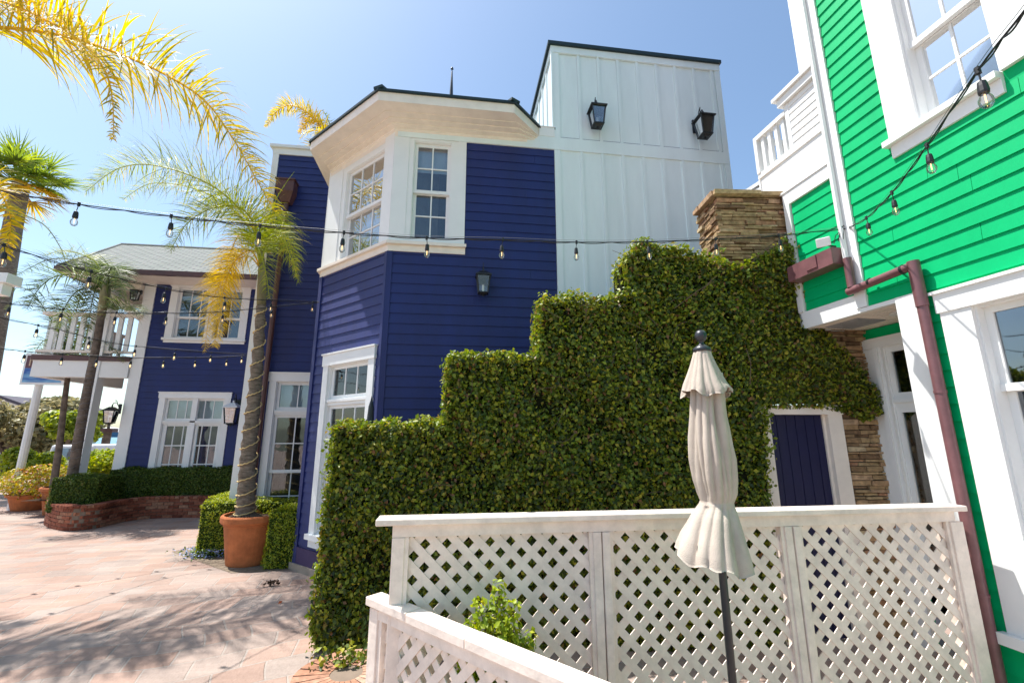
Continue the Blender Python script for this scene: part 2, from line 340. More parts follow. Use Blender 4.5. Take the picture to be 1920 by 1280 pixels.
def window(F, parent, s0, s1, z0, z1, cols, up, low, meet=None, cas=.1, head=.15, sill=.05, apron=.0, inside='curtain', pane='glass', deep=.09, cd_=.03, label=None, transom=None, casings=True, sillw=.03, room=None, right_cas=True, blind=None, bar=.018):
    """opening s0..s1, z0..z1 ; meet = meeting-rail height ; transom = (z of bottom of transom light, cols)"""
    m = MB()
    if casings:
        m.fb(F, s0-cas, s0, 0, cd_, z0, z1)
        if right_cas: m.fb(F, s1, s1+cas, 0, cd_, z0, z1)
        e = cas+.015 if right_cas else 0
        m.fb(F, s0-cas-.015, s1+e, 0, cd_+.012, z1, z1+head)
        m.fb(F, s0-cas-.03, s1+e+.015, 0, cd_+.03, z1+head, z1+head+.022)
    # jamb liners
    m.fb(F, s0, s0+.012, -deep-.05, 0, z0, z1); m.fb(F, s1-.012, s1, -deep-.05, 0, z0, z1)
    m.fb(F, s0+.012, s1-.012, -deep-.05, 0, z1-.012, z1); m.fb(F, s0+.012, s1-.012, -deep-.05, 0, z0, z0+.012)
    def sash(a0, a1, b0, b1, d, nc, nr, st=.045, rb=.05, rt=.045):
        th = .03
        m.fb(F, a0, a0+st, d-th, d, b0, b1); m.fb(F, a1-st, a1, d-th, d, b0, b1)
        m.fb(F, a0+st, a1-st, d-th, d, b0, b0+rb); m.fb(F, a0+st, a1-st, d-th, d, b1-rt, b1)
        ia, ib, iz, iw = a0+st, a1-st, b0+rb, b1-rt
        for k in range(1, nc):
            x = ia+(ib-ia)*k/nc; m.fb(F, x-bar/2, x+bar/2, d-th+.004, d-.004, iz, iw)
        for k in range(1, nr):
            z = iz+(iw-iz)*k/nr
            for q in range(nc):
                xa = ia+(ib-ia)*q/nc+(bar/2 if q else 0); xb = ia+(ib-ia)*(q+1)/nc-(bar/2 if q < nc-1 else 0)
                m.fb(F, xa, xb, d-th+.004, d-.004, z-bar/2, z+bar/2)
        P = MB(); P.fb(F, ia-.004, ib+.004, d-th*.5-.003, d-th*.5+.001, iz-.004, iw+.004); return P
    panes = []; zt = z1-.012; a0, a1 = s0+.012, s1-.012
    if transom:
        zb, tc = transom; m.fb(F, a0, a1, -deep, -.004, zb-.09, zb); m.fb(F, a0-.0, a1, -.004, .02, zb-.045, zb-.01)
        panes.append(sash(a0, a1, zb, zt, -deep+.05, tc, 1)); zt = zb-.09
    if meet:
        panes.append(sash(a0, a1, meet-.02, zt, -deep+.05, cols, up)); panes.append(sash(a0, a1, z0+.012, meet+.02, -deep+.015, cols, low))
        m.fb(F, a0, a1, -deep+.05, -deep+.062, meet-.022, meet+.026)
    else:
        panes.append(sash(a0, a1, z0+.012, zt, -deep+.05, cols, up))
    w = m.build('window', M['white'], parent)
    if label: w['label'] = label
    if sill:
        k = MB(); k.fb(F, s0-cas-sillw, s1+(cas+sillw if right_cas else 0), -deep*.3, .075, z0-sill, z0-.001)
        if apron: k.fb(F, s0-cas, s1+(cas if right_cas else 0), .001, .03, z0-sill-apron, z0-sill-.002)
        k.build('sill', M['white'], w)
    for p in panes: p.build('pane', M[pane], w)
    D = room or .7
    if inside == 'curtain':
        c = MB(); n = 40; ci = -deep-.09
        for k in range(n):
            xa = s0+(s1-s0)*k/n; xb = s0+(s1-s0)*(k+1)/n
            da = ci+.02*math.sin(xa*45); db = ci+.02*math.sin(xb*45)
            c.poly([F.pt(xa,da,z0),F.pt(xb,db,z0),F.pt(xb,db,z1),F.pt(xa,da,z1)])
        c.build('curtain', M['curtain'], w)
    if blind:
        c = MB()
        for ba, bb in blind: c.fb(F, s0+.02, s1-.02, -deep-.075, -deep-.065, ba, bb)
        c.build('blind', M['blind'], w)
    if inside in ('curtain', 'dark', 'mid'):
        c = MB(); a, b, f, g_ = s0-.3, s1+.3, -deep-.1, -deep-D
        c.poly([F.pt(a,g_,z0-.2),F.pt(b,g_,z0-.2),F.pt(b,g_,z1+.2),F.pt(a,g_,z1+.2)])
        for (p, q) in ((a, a), (b, b)): c.poly([F.pt(p,g_,z0-.2),F.pt(p,-.11,z0-.2),F.pt(p,-.11,z1+.2),F.pt(p,g_,z1+.2)])
        c.poly([F.pt(a,g_,z0-.2),F.pt(b,g_,z0-.2),F.pt(b,-.11,z0-.2),F.pt(a,-.11,z0-.2)]); c.poly([F.pt(a,g_,z1+.2),F.pt(b,g_,z1+.2),F.pt(b,-.11,z1+.2),F.pt(a,-.11,z1+.2)])
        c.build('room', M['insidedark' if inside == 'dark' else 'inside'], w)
    return w

FF = Fr((0, 5.76), (1, 0), (0, -1)); FB = Fr((-.93, 5.76), (-1, 1), (-1, -1)); FT = Fr((0, 8.3), (1, 0), (0, -1))
FW = Fr((0, 11.9), (1, 0), (0, -1)); FG = Fr((3.52, 3.29), (.049, -.9988), (-.9988, -.049))

# ------------------------------------------------------------------ the ground, water, far hill
g = MB(); g.poly([(-160,-60,G),(90,-60,G),(90,34,G),(-160,34,G)])
tag(g.build('brick_pavement', M['pave']), kind='structure')
g = MB(); g.poly([(-3000,30,-2.6),(3000,30,-2.6),(3000,5000,-2.6),(-3000,5000,-2.6)])
tag(g.build('water', M['sea']), kind='structure')
g = MB(); g.poly([(-160,34,G),(90,34,G),(90,37,-2.7),(-160,37,-2.7)])
tag(g.build('shore_bank', M['sand']), kind='structure')
hm = MB(); c = dep(225, 816, 1500)
ring = []
for k in range(41):
    x = k/40; ring.append((c.x-260+520*x, c.y, 18*math.sin(math.pi*x)**.6+5*math.sin(x*23)+2))
for a, b in zip(ring[:-1], ring[1:]):
    hm.poly([(a[0],a[1],-3),(b[0],b[1],-3),b,a]); hm.poly([a,b,(b[0],b[1]+90,-3),(a[0],a[1]+90,-3)])
tag(hm.build('hills', mat('far_hill', (.10,.16,.24), 1, .1)), kind='structure')

# ------------------------------------------------------------------ the dark blue house with the bay
BH = thing('corner_house', 'dark blue clapboard house with a white corner bay window and a tall white board wall', 'house', (0, 7, G))
BZ = 6.24
# front wall (bay front, siding, white boards)
wf = (-.665, -.13, 4.30, 5.82)                       # upper front window
mb = siding(FF, -.93, 1.395, G+.05, 4.1, .139, .016)
siding(FF, .09, 1.395, 4.10, 5.86, .139, .016, mb=mb, zref=G+.05)
backing(FF, -.93, 4.25, G, 6.1, [wf], mb=mb, d=-.05)
mb.build('siding', M['blue'], BH)
wb = (.22, 1.20, 4.27, 5.76); wl = (.25, 1.22, .36, 2.64)
mb = siding(FB, 0, 1.70, G+.05, 4.1, .139, .016, [(.25-.1,1.22+.1,.3,2.80)])
backing(FB, .0, 1.70, G, 6.1, [wb, wl], mb=mb, d=-.05)
mb.build('siding', M['blue'], BH)
# corner boards in blue
mb = MB()
mb.fb(FF, -.95, -.875, -.02, .024, G, 4.1); mb.fb(FB, -.012, .055, -.02, .024, G, 4.1); mb.fb(FB, 1.63, 1.715, -.02, .03, G, 4.1)
mb.build('corner_board', M['blue'], BH)
# base board of the bay
mb = MB(); mb.fb(FB, -.02, 1.73, 0, .028, G, G+.30); mb.build('base_board', mat('purple_base', (.055,.035,.10), .6, .3), BH)
mb = MB(); mb.fb(FB, -.06, 1.76, -.1, .05, G-.05, G+.09); mb.fb(FF, -1.0, 4.3, -.1, .05, G-.05, G+.09); mb.build('foundation', mat('concrete', (.34,.28,.22), .9, .2, bump=.4), BH)
# white cladding of the upper bay
mb = MB()
mb.fb(FF, -.94, -.73, -.03, .02, 4.12, 5.86); mb.fb(FF, -.73, wf[0], -.03, .012, 4.12, 5.86)
mb.fb(FF, wf[1], -.03, -.03, .012, 4.12, 5.86); mb.fb(FF, -.03, .085, -.03, .026, 4.12, 5.86)
mb.fb(FF, wf[0], wf[1], -.03, .012, 5.82, 5.86); mb.fb(FF, wf[0], wf[1], -.03, .012, 4.12, 4.30)
mb.fb(FB, .0, wb[0], -.03, .02, 4.12, 6.05); mb.fb(FB, wb[1], 1.30, -.03, .012, 4.12, 5.86); mb.fb(FB, 1.30, 1.71, -.03, .024, 4.12, 5.86)
mb.fb(FB, wb[0], wb[1], -.03, .012, 5.76, 6.05); mb.fb(FB, wb[1], 1.71, -.03, .012, 5.86, 6.05); mb.fb(FB, wb[0], wb[1], -.03, .012, 4.12, 4.27)
FS = Fr((-2.13, 6.96), (0, 1), (-1, 0))
mb.fb(FS, -.02, 1.34, -.05, .02, 4.12, 6.1)
mb.build('bay_cladding', M['white'], BH)
mb = siding(FS, 0, 1.34, G+.05, 4.1, .139, .016); mb.fb(FS, 0, 1.34, -.1, .0, G, 4.1); mb.build('siding', M['blue'], BH)
# belt sill round the bay: lip + board
mb = MB()
def belt(mb, off, za, zb, oin=-.02):
    def P(o, zz):
        o2 = o*.4142
        return [Vector((.09+max(0,o)*.3, 5.76-o, zz)), Vector((-.93-o2, 5.76-o, zz)), Vector((-2.13-o, 6.96-o2, zz)), Vector((-2.13-o, 8.25, zz))]
    A, B, C, D = P(oin, za), P(off, za), P(off, zb), P(oin, zb)
    for k in range(3):
        mb.hexa([A[k],A[k+1],B[k+1],B[k],D[k],D[k+1],C[k+1],C[k]])
    mb.poly([A[0],B[0],C[0],D[0]])
belt(mb, .03, 4.10, 4.19); belt(mb, .075, 4.192, 4.235); mb.build('belt_sill', M['cream'], BH)
# cornice: profile swept from the wall path to the eave path
inn = [(1.19,5.76),(.9,5.76),(-.93,5.76),(-2.13,6.96),(-2.13,8.3)]; outp = [(1.19,5.76),(.73,5.3),(-1.12,5.3),(-2.36,6.54),(-2.36,8.3)]
prof = [(.035,5.86),(.035,5.93),(.09,5.955),(.09,5.985),(.22,6.0),(.22,6.02),(.40,6.03),(.40,6.045),(.62,6.05),(.62,6.06),(.9,6.065),(1,6.065),(1,6.20)]
mb = MB()
def cp(i, f): return (inn[i][0]+(outp[i][0]-inn[i][0])*f, inn[i][1]+(outp[i][1]-inn[i][1])*f)
for (f0, za), (f1, zb) in zip(prof[:-1], prof[1:]):
    for i in range(4):
        a, b, c_, d = cp(i, f0), cp(i+1, f0), cp(i+1, f1), cp(i, f1); mb.poly([(*a,za),(*b,za),(*c_,zb),(*d,zb)])
mb.build('cornice', M['cream'], BH)
mb = MB(); mb.fb(FF, 1.17, 1.405, .0, .035, 6.07, 6.22); mb.fb(FF, 1.17, 1.405, .0, .045, 6.222, 6.235)
mb.build('fascia', M['white'], BH)
mb = MB(); mb.fb(FF, -.9, 4.247, .0, .028, 5.862, 6.07); mb.build('frieze', M['boards'], BH)
# low hipped roof on the bay and its dark edge
mb = MB(); o3 = [(1.42,5.73),(1.2,5.73),(.75,5.27),(-1.13,5.27),(-2.39,6.53),(-2.39,8.25),(1.42,8.25)]
mb.f.append(tuple(range(7))[::-1]); mb.v += [(x,y,6.20) for x,y in o3]
mb.v += [(x,y,6.235) for x,y in o3]
for k in range(7): mb.f.append((k,(k+1)%7,7+(k+1)%7,7+k))
pk = len(mb.v); mb.v.append((-.2,7.0,6.66))
for k in range(7): mb.f.append((7+k,7+(k+1)%7,pk))
for q in ((-1.13,5.27),(.75,5.27)):
    a = Vector((*q,6.245)); b = Vector((-.2,7.0,6.67)); mb.bar(a, a+(b-a)*.9, .14, .035)
mb.build('roof', M['roofedge'], BH)
sp = at(846, 180, 7.0); tz = at(847, 130, 7.0).z
mb = MB(); mb.lathe((sp.x, 7.0, 0), [(.05,6.6),(.05,6.72),(.035,sp.z-.1),(.03,sp.z+.1),(.012,tz-.05),(.004,tz-.02),(.028,tz),(.02,tz+.03),(.002,tz+.045)], 10)
mb.build('spire', M['darkmetal'], BH, smooth=True)
# white board-and-batten wall with parapet
X1, X2, ZT = 1.40, 4.25, 7.72
mb = MB()
mb.box(X1, X2, 5.76, 9.2, 6.10, ZT); mb.fb(FF, X1, X2, -.05, .004, G, 6.09); mb.box(X2-.06, X2, 5.77, 9.2, G, 6.09)
mb.box(X1+.003, X1+.06, 8.3, 9.2, 6.0, 6.1)
for k in range(9):
    x = 1.452+.3265*k+.02
    if k == 0: mb.fb(FF, X1, X1+.09, .004, .024, G, 5.86); mb.fb(FF, X1, X1+.1, .004, .024, 6.07, ZT-.12); continue
    mb.fb(FF, x-.0+.0, x+.045, .004, .022, G, 5.86); mb.fb(FF, x-.0, x+.045, .004, .022, 6.07, ZT-.12)
mb.fb(FF, X2-.09, X2, .004, .024, G, 5.86); mb.fb(FF, X2-.09, X2, .004, .024, 6.07, ZT-.12)
mb.fb(FF, X1, X2, .004, .034, ZT-.12, ZT)
for k in range(1, 9): mb.box(X1-.02, X1, 5.80+.33*k, 5.845+.33*k, 6.2, ZT-.12)
mb.box(X1-.024, X1, 5.725, 5.80, 6.2, ZT-.12); mb.box(X1-.03, X1, 5.725, 9.2, ZT-.12, ZT)
mb.build('board_wall', M['boards'], BH)
mb = MB(); mb.box(X1-.075, X2+.02, 5.69, 9.25, ZT+.002, ZT+.06); mb.build('parapet_cap', M['roofedge'], BH)
# windows
window(FF, BH, *wf, 2, 2, 2, meet=5.04, cas=.07, inside='dark', pane='glass', casings=False, sill=0, blind=[(5.42,5.82)])
window(FB, BH, *wb, 3, 2, 2, meet=4.99, cas=.08, inside='curtain', pane='glasslt', casings=False, sill=0)
window(FB, BH, *wl, 3, 2, 2, meet=1.22, cas=.13, head=.16, sill=.07, apron=.10, inside='mid', pane='glass', transom=(2.16, 3), blind=[(2.15,2.62)], cd_=.035)
# tower behind the bay
TXL = -3.66; TZ = 7.2
wt = (-3.13, -2.40, .2, 2.60)
mb = siding(FT, TXL+.10, -2.12, G+.05, TZ-.1, .139, .016, [(wt[0]-.1,wt[1]+.1,wt[2]-.05,wt[3]+.12)]); backing(FT, TXL, -2.12, G, TZ-.1, [wt], mb=mb, d=-.05)
mb.box(TXL, TXL+.1, 8.36, 11.9, G, TZ-.1); mb.box(-2.2, X2-.06, 9.1, 9.2, G, 6.1); mb.box(-2.2,1.4,8.36,8.5,4.2,TZ-.2)
mb.build('siding', M['blue'], BH)
mb = MB(); mb.fb(FT, TXL-.012, TXL+.10, -.08, .03, G, TZ-.1); mb.box(TXL-.014, TXL, 8.4, 8.52, G, TZ-.1)
mb.fb(FT, TXL-.02, -2.0, -.1, .034, TZ-.1, TZ+.03); mb.fb(FT, TXL-.07, -1.95, -3.6, .08, TZ+.032, TZ+.09)
mb.build('tower_trim', M['white'], BH)
mb = MB(); mb.fb(FT, TXL, -2.0, -3.5, -.1, TZ-.2, TZ-.12); mb.box(-2.1,1.5,6.9,9.1,6.0,6.05); mb.build('roof', M['roofedge'], BH)
window(FT, BH, *wt, 2, 2, 2, meet=1.05, cas=.12, head=.14, sill=.05, inside='mid', pane='glass', transom=(2.10, 2), blind=[(2.1,2.58)], room=1.4)
# downspout on the tower
P = at(541, 362, 8.2); mb = MB()
mb.box(P.x-.19, P.x+.13, 8.06, 8.27, P.z-.02, P.z+.2)
mb.hexa([(P.x-.10,8.14,P.z-.22),(P.x+.06,8.14,P.z-.22),(P.x+.06,8.27,P.z-.22),(P.x-.10,8.27,P.z-.22),(P.x-.19,8.06,P.z-.02),(P.x+.13,8.06,P.z-.02),(P.x+.13,8.27,P.z-.02),(P.x-.19,8.27,P.z-.02)])
mb.box(P.x-.21, P.x+.15, 8.04, 8.272, P.z+.2, P.z+.23)
mb.tube([(P.x-.02,8.2,P.z-.15),(P.x-.02,8.2,G+.1)], .045, 10)
mb.build('downspout', M['brown'], BH)

# ------------------------------------------------------------------ the far house with the balcony
FH = thing('balcony_house', 'dark blue house with a grey shingle hipped roof and white balcony behind the palms', 'house', (-6, 13, G))
WX0, WX1 = -7.76, TXL+.0
w1 = (-7.02, -5.66, .55, 2.56); w2 = (-7.12, -5.55, 4.07, 5.42)
mb = siding(FW, WX0+.1, WX1, G+.1, 5.6, .145, .016, [(w1[0]-.12,w1[1]+.12,w1[2]-.05,w1[3]+.15),(w2[0]-.15,w2[1]+.12,w2[2]-.1,w2[3]+.2)])
backing(FW, WX0, WX1, G, 5.6, [w1, w2], mb=mb, d=-.05)
mb.box(WX0, WX0+.08, 12.0, 16, G, .7); mb.box(WX0, WX0+.08, 15.2, 17.2, .7, 5.6); mb.box(WX0, WX0+.08, 12.0, 17.2, 2.6, 3.8)
mb.build('siding', M['blue'], FH)
mb = MB(); mb.fb(FW, WX0-.16, WX0+.10, -.20, .035, G, 5.6)
mb.fb(FW, -6.98, -4.2, .0, .03, 5.44, 5.62); mb.build('corner_board', M['white'], FH)
# back wall with bright openings and a floor between storeys
mb = MB(); bx = [WX0+.1]
FR_ = Fr((0, 16.4), (1, 0), (0, -1)); hl = []
for x in (-8.9,-8.1,-7.35,-6.2,-5.3):
    hl += [(x+.15,x+.40,.35,2.3),(x+.15,x+.36,3.7,4.9)]
backing(FR_, WX0-2, WX1+.1, G, 5.6, [h for h in hl if h[1] < WX1], mb=mb, d=0); mb.box(WX0+.1, WX1, 12.1, 16.3, 2.75, 2.95); mb.box(WX0+.1, WX1, 12.1, 16.3, 5.5, 5.6)
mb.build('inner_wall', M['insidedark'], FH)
window(FW, FH, *w1, 6, 1, 1, meet=None, cas=.14, head=.13, sill=.05, inside=None, pane='glass', transom=(2.02, 6), label='wide double window under a transom', blind=[(2.02,2.52)])
mb = MB(); xm = (w1[0]+w1[1])/2
mb.fb(FW, xm-.06, xm+.06, -.1, .02, w1[2], w1[3]); 
for a, b in ((w1[0]+.05, xm-.07), (xm+.07, w1[1]-.05)):
    for z in (.98, 1.42): mb.fb(FW, a, b, -.06, -.035, z-.012, z+.012)
    mb.fb(FW, a, a+.05, -.06, -.03, w1[2]+.02, 1.92); mb.fb(FW, b-.05, b, -.06, -.03, w1[2]+.02, 1.92)
mb.build('mullion', M['white'], FH)
window(FW, FH, *w2, 6, 1, 1, meet=4.62, cas=.17, head=.02, sill=.06, apron=.06, inside=None, pane='glass', label='wide upper window with a central post', blind=[(5.12,5.4)])
mb = MB(); mb.fb(FW, -6.38, -6.18, -.1, .02, w2[2], w2[3]); mb.build('mullion', M['white'], FH)
# roof
eL = at(108, 498, 11.15); ez = at(300, 507, 11.15).z; rz = at(300, 462, 14.6).z; rx = at(228, 455, 14.6).x
x0, x1 = eL.x, WX1+.6
mb = MB(); e0 = (x0, 11.15, ez); e1 = (x1, 11.15, ez); e2 = (x1, 18.05, ez); e3 = (x0, 18.05, ez); r0 = (rx, 14.6, rz); r1 = (x1, 14.6, rz)
mb.poly([e0,e1,r1,r0]); mb.poly([e3,e0,r0]); mb.poly([e2,e3,r0,r1]); mb.poly([e1,e2,r1])
mb.build('roof', M['shingle'], FH)
mb = MB(); mb.tube([r0, r1], .05, 6); mb.tube([e0, r0], .04, 6); mb.build('ridge_cap', mat('ridge', (.16,.17,.15), .9), FH)
mb = MB(); mb.box(x0-.03, x1, 11.10, 11.18, ez-.13, ez-.01); mb.box(x0-.05, x0+.03, 11.18, 18, ez-.13, ez-.01); mb.build('gutter', M['brown'], FH)
mb = MB(); mb.box(x0+.03, x1, 11.19, 11.95, ez-.12, ez-.06); mb.box(x0+.03, WX0-.2, 11.96, 13.6, ez-.12, ez-.06)
mb.box(x0+.2, WX0-.17, 11.75, 11.95, ez-.32, ez-.122); mb.box(x0+.2, x0+.4, 11.96, 14.5, ez-.32, ez-.122)
mb.bar((WX0-.1,11.85,4.55),(WX0-1.15,11.85,ez-.3),.16,.16,(0,1,0)); mb.build('soffit', M['cream'], FH)
# balcony
bl = at(62, 690, 11.9).x; dz = at(240, 677, 11.9).z
BAL = []
mb = MB(); mb.box(bl, WX0-.17, 11.78, 14.6, dz-.02, dz+.10); mb.build('balcony_deck', M['brown'], FH)
mb = MB(); mb.box(bl+.03, WX0-.17, 11.82, 12.0, dz-.42, dz-.022); mb.box(bl+.03, bl+.2, 12.01, 14.6, dz-.42, dz-.022); mb.box(bl+.03, WX0-.17, 12.01, 14.6, dz-.12, dz-.03); mb.build('balcony_beam', M['white'], FH)
rt = at(240, 592, 11.9).z
mb = MB(); mb.box(bl, WX0-.17, 11.82, 11.94, rt-.05, rt+.03); mb.box(bl, WX0-.17, 11.85, 11.91, dz+.18, dz+.24); mb.box(bl, bl+.1, 11.95, 14.6, rt-.05, rt+.03)
mb.build('handrail', M['cream'], FH)
xx = WX0-.35
while xx > bl+.1:
    b = MB(); b.box(xx-.05, xx+.05, 11.855, 11.905, dz+.24, rt-.05); b.build('baluster', M['white'], FH); xx -= .21
for yy in np.arange(12.3, 14.5, .3):
    b = MB(); b.box(bl+.03, bl+.08, yy-.05, yy+.05, dz+.1, rt-.05); b.build('baluster', M['white'], FH)
for px in (160,):
    q = at(px, 800, 11.9).x
    b = MB(); b.box(q-.12, q+.12, 11.8, 12.04, G, ez-.1); b.box(q-.15, q+.15, 11.77, 12.07, G, G+.25); b.build('porch_post', M['white'], FH)

# ------------------------------------------------------------------ the bright green house on the right
GH = thing('green_house', 'bright green clapboard house with white trim and maroon pipes at the right', 'house', (4.5, 1.5, G))
gu = (.73, 1.24, 4.03, 5.75); gl = (.80, 2.35, .43, 2.53); SE = 4.6
mb = siding(FG, .09, SE, 2.72, 8.2, .121, .016, [(gu[0]-.2,gu[1]+.25,gu[2]-.1,gu[3]+.3)], zref=2.72)
siding(FG, .46, SE, G+.05, 2.72, .121, .016, [(gl[0]-.18,gl[1]+.2,gl[2]-.05,gl[3]+.1)], mb=mb, zref=2.72-.121*24)
backing(FG, 0, SE, 2.72, 8.2, [gu], mb=mb, d=-.05); backing(FG, .33, SE, G, 2.72, [gl], mb=mb, d=-.05)
mb.build('siding', M['green'], GH)
mb = MB(); mb.fb(FG, -.01, .09, -.05, .03, 2.74, 8.2); mb.fb(FG, -.012, .0, -.6, -.05, 4.3, 8.2)
mb.fb(FG, .32, .47, -.05, .03, G, 2.735); mb.fb(FG, .30, .32, -.7, -.0, G, 2.7)
mb.build('corner_board', M['white'], GH)
mb = MB(); mb.tube([FG.pt(-.005,.055,8.2), FG.pt(-.005,.055,3.0)], .022, 8); mb.build('conduit', M['white'], GH)
window(FG, GH, *gu, 2, 2, 2, meet=4.74, cas=.22, head=.2, sill=.05, apron=.11, inside='dark', pane='glass', deep=.10, cd_=.03, right_cas=False, blind=[(4.05,5.7)])  # full-height white blind added to catch sun, standing in for the bright interior
mb = MB(); mb.fb(FG, gu[1]+.002, gu[1]+.22, -.02, .03, gu[2], 5.95); mb.build('mullion', M['white'], GH)
gu2 = (gu[1]+.24, gu[1]+.85, gu[2], gu[3]); window(FG, GH, *gu2, 2, 2, 2, meet=4.74, cas=.0, head=.2, sill=.05, apron=.11, inside='curtain', pane='glasslt', deep=.06, casings=False)
window(FG, GH, *gl, 2, 1, 3, meet=1.96, cas=.19, head=.14, sill=.07, inside='dark', pane='glassdk', deep=.11, cd_=.03, room=1.5)
# rear upper part and its overhang
SB = -.60
mb = siding(FG, SB+.06, -.012, 2.87, 4.05, .121, .012, zref=2.72); mb.fb(FG, SB, -.012, -.4, -.01, 2.87, 4.2)
mb.build('siding', M['green'], GH)
mb = MB(); mb.fb(FG, SB-.02, -.012, .0, .03, 4.05, 4.19); mb.fb(FG, SB-.02, SB+.05, -.01, .03, 2.87, 4.05)
mb.fb(FG, SB-.04, -.012, -.4, .04, 4.192, 4.215); mb.build('frieze', M['white'], GH)
# white balcony
mb = MB(); mb.fb(FG, -.92, -.02, -.5, .0, 4.22, 4.60); mb.fb(FG, -.93, -.02, .0, .015, 4.575, 4.60); mb.fb(FG, -.93, -.91, -.5, .012, 4.2, 4.60)
siding(FG, -.42, -.02, 4.60, 5.17, .085, .012, mb=mb); mb.fb(FG, -.42, -.02, -.5, -.001, 4.601, 5.17)
mb.fb(FG, -.50, -.02, -.5, .05, 5.172, 5.26); mb.fb(FG, -.54, -.02, -.5, .08, 5.262, 5.30); mb.fb(FG, -.2, -.02, -.5, .02, 5.302, 6.6)
mb.fb(FG, -.45, -.40, -.02, .014, 4.601, 5.17)
mb.build('balcony_wall', M['white'], GH)
mb = MB(); mb.fb(FG, -.93, -.452, -.06, .02, 5.06, 5.11); mb.fb(FG, -.93, -.452, -.05, .01, 4.602, 4.64); mb.fb(FG, -.93, -.88, -1.2, -.06, 5.06, 5.11); mb.fb(FG, -.93, -.885, -.06, .02, 4.64, 5.06)
mb.build('handrail', M['white'], GH)
for k in range(4):
    b = MB(); a = -.84+.1*k; b.fb(FG, a, a+.042, -.045, -.003, 4.64, 5.06); b.build('baluster', M['white'], GH)
for k in range(5):
    b = MB(); a = -.2-.2*k; b.fb(FG, -.925, -.89, a, a+.04, 4.6, 5.06); b.build('baluster', M['white'], GH)
# far eave piece behind the stone chimney
q0 = at(1400, 362, 4.9); q1 = at(1446, 335, 4.6)
mb = MB(); mb.bar(q0, q1+Vector((.1,-.2,.06)), .1, .05); mb.bar(q0-Vector((0,0,.12)), q1-Vector((-.1,.2,.1)), .08, .16); mb.build('rear_eave', M['white'], GH)
mb = MB(); P = at(1438, 350, 4.7); mb.box(P.x-.08, P.x+.1, 4.6, 4.75, P.z-.2, P.z+.07); mb.build('rear_gutter', M['brown'], GH)
# overhang: fascia, soffit, light, vent
mb = MB(); mb.fb(FG, SB-.02, .02, -.02, .02, 2.70, 2.868); mb.fb(FG, .0205, .32, -.02, .024, 2.70, 2.735); mb.fb(FG, SB-.02, SB, -.75, .02, 2.70, 2.86); mb.build('fascia', M['white'], GH)
mb = MB(); mb.fb(FG, SB, .32, -.74, -.021, 2.715, 2.74)
for k in range(9): mb.fb(FG, SB+.01, .31, -.70+.075*k, -.64+.075*k, 2.708, 2.714)
mb.build('soffit', M['cream'], GH)
mb = MB(); P = FG.pt(.08, -.33, 0); mb.lathe((P.x, P.y, 2.70), [(.085,.006),(.085,-.008),(.06,-.010),(.055,.0)], 20); mb.build('soffit_light', M['white'], GH)
mb = MB(); mb.fb(FG, -.50, -.16, -.45, -.14, 2.699, 2.707)
for k in range(9): mb.fb(FG, -.49, -.17, -.44+.033*k, -.425+.033*k, 2.694, 2.698)
mb.build('vent', M['grey'], GH)
# recessed lower wall
FR2 = Fr(tuple(FG.pt(0,-.66,0))[:2], (.049,-.9988), (-.9988,-.049))
a0, b0 = FR2.px(1640, 625); a1, _ = FR2.px(1600, 625)
rw = (-.12, .30, .35, 2.44)
mb = MB(); mb.fb(FR2, -.58, .4, -.06, .0, 2.50, 2.70); mb.fb(FR2, -.58, -.42, -.06, 0, G, 2.498); mb.build('recess_wall', M['green'], GH)
rwin = (-.40, .28, .30, 2.50)
mb = MB(); mb.fb(FR2, -.66, .4, .0, .03, 2.50, 2.60); mb.fb(FR2, -.66, -.40, -.0, .03, G, 2.498); mb.fb(FR2,-.47,-.43,.03,.045,G,2.498); mb.build('recess_trim', M['white'], GH)
window(FR2, GH, *rwin, 1, 1, 3, meet=None, cas=.02, casings=False, inside='dark', pane='glass', transom=(2.0, 1), sill=0, deep=.06)
# maroon gutter box, pipes
mb = MB(); mb.fb(FG, SB+.05, .0-.04, .0, .15, 3.17, 3.33); mb.fb(FG, SB+.05, -.04, .151, .16, 3.17, 3.32); mb.fb(FG, -.32, -.20, .161, .17, 3.20, 3.32)
mb.build('gutter', M['maroon'], GH)
pa = FG.px(1583, 505, .12); pb = FG.px(1583, 548, .07); pc = FG.px(1714, 497, .07); pd = FG.px(1878, 1290, .07)
mb = MB(); s_a = pa[0]
mb.tube([FG.pt(s_a,.07,3.2), FG.pt(s_a,.07,pb[1]+.02)], .034, 16)
mb.tube([FG.pt(s_a-.04,.07,pb[1]-.01), FG.pt(pc[0],.072,pc[1])], .034, 16)
mb.tube([FG.pt(pc[0],.075,pc[1]+.03), FG.pt(pc[0]+.004,.075,2.6)], .040, 16); mb.tube([FG.pt(pc[0]+.002,.072,2.62), FG.pt(pd[0],.072,G+.02)], .035, 16)
for z in (1.95, .62): mb.tube([FG.pt(pc[0]+.002+(pd[0]-pc[0])*(2.62-z)/2.75,.072,z), FG.pt(pc[0]+.002+(pd[0]-pc[0])*(2.62-z)/2.75,.072,z+.02)], .0385, 16)
o_ = mb.build('downspout', M['maroon'], GH, smooth=True); o_.modifiers.new('es', 'EDGE_SPLIT')
mb = MB()
for f in (.3, .82): q = FG.pt(s_a+(pc[0]-s_a)*f, .10, pb[1]+(pc[1]-pb[1])*f); mb.tube([q-FG.n*.03, q-FG.n*.03+Vector((.001,-.02,.002))], .038, 14)
mb.build('pipe_strap', M['black'], GH)
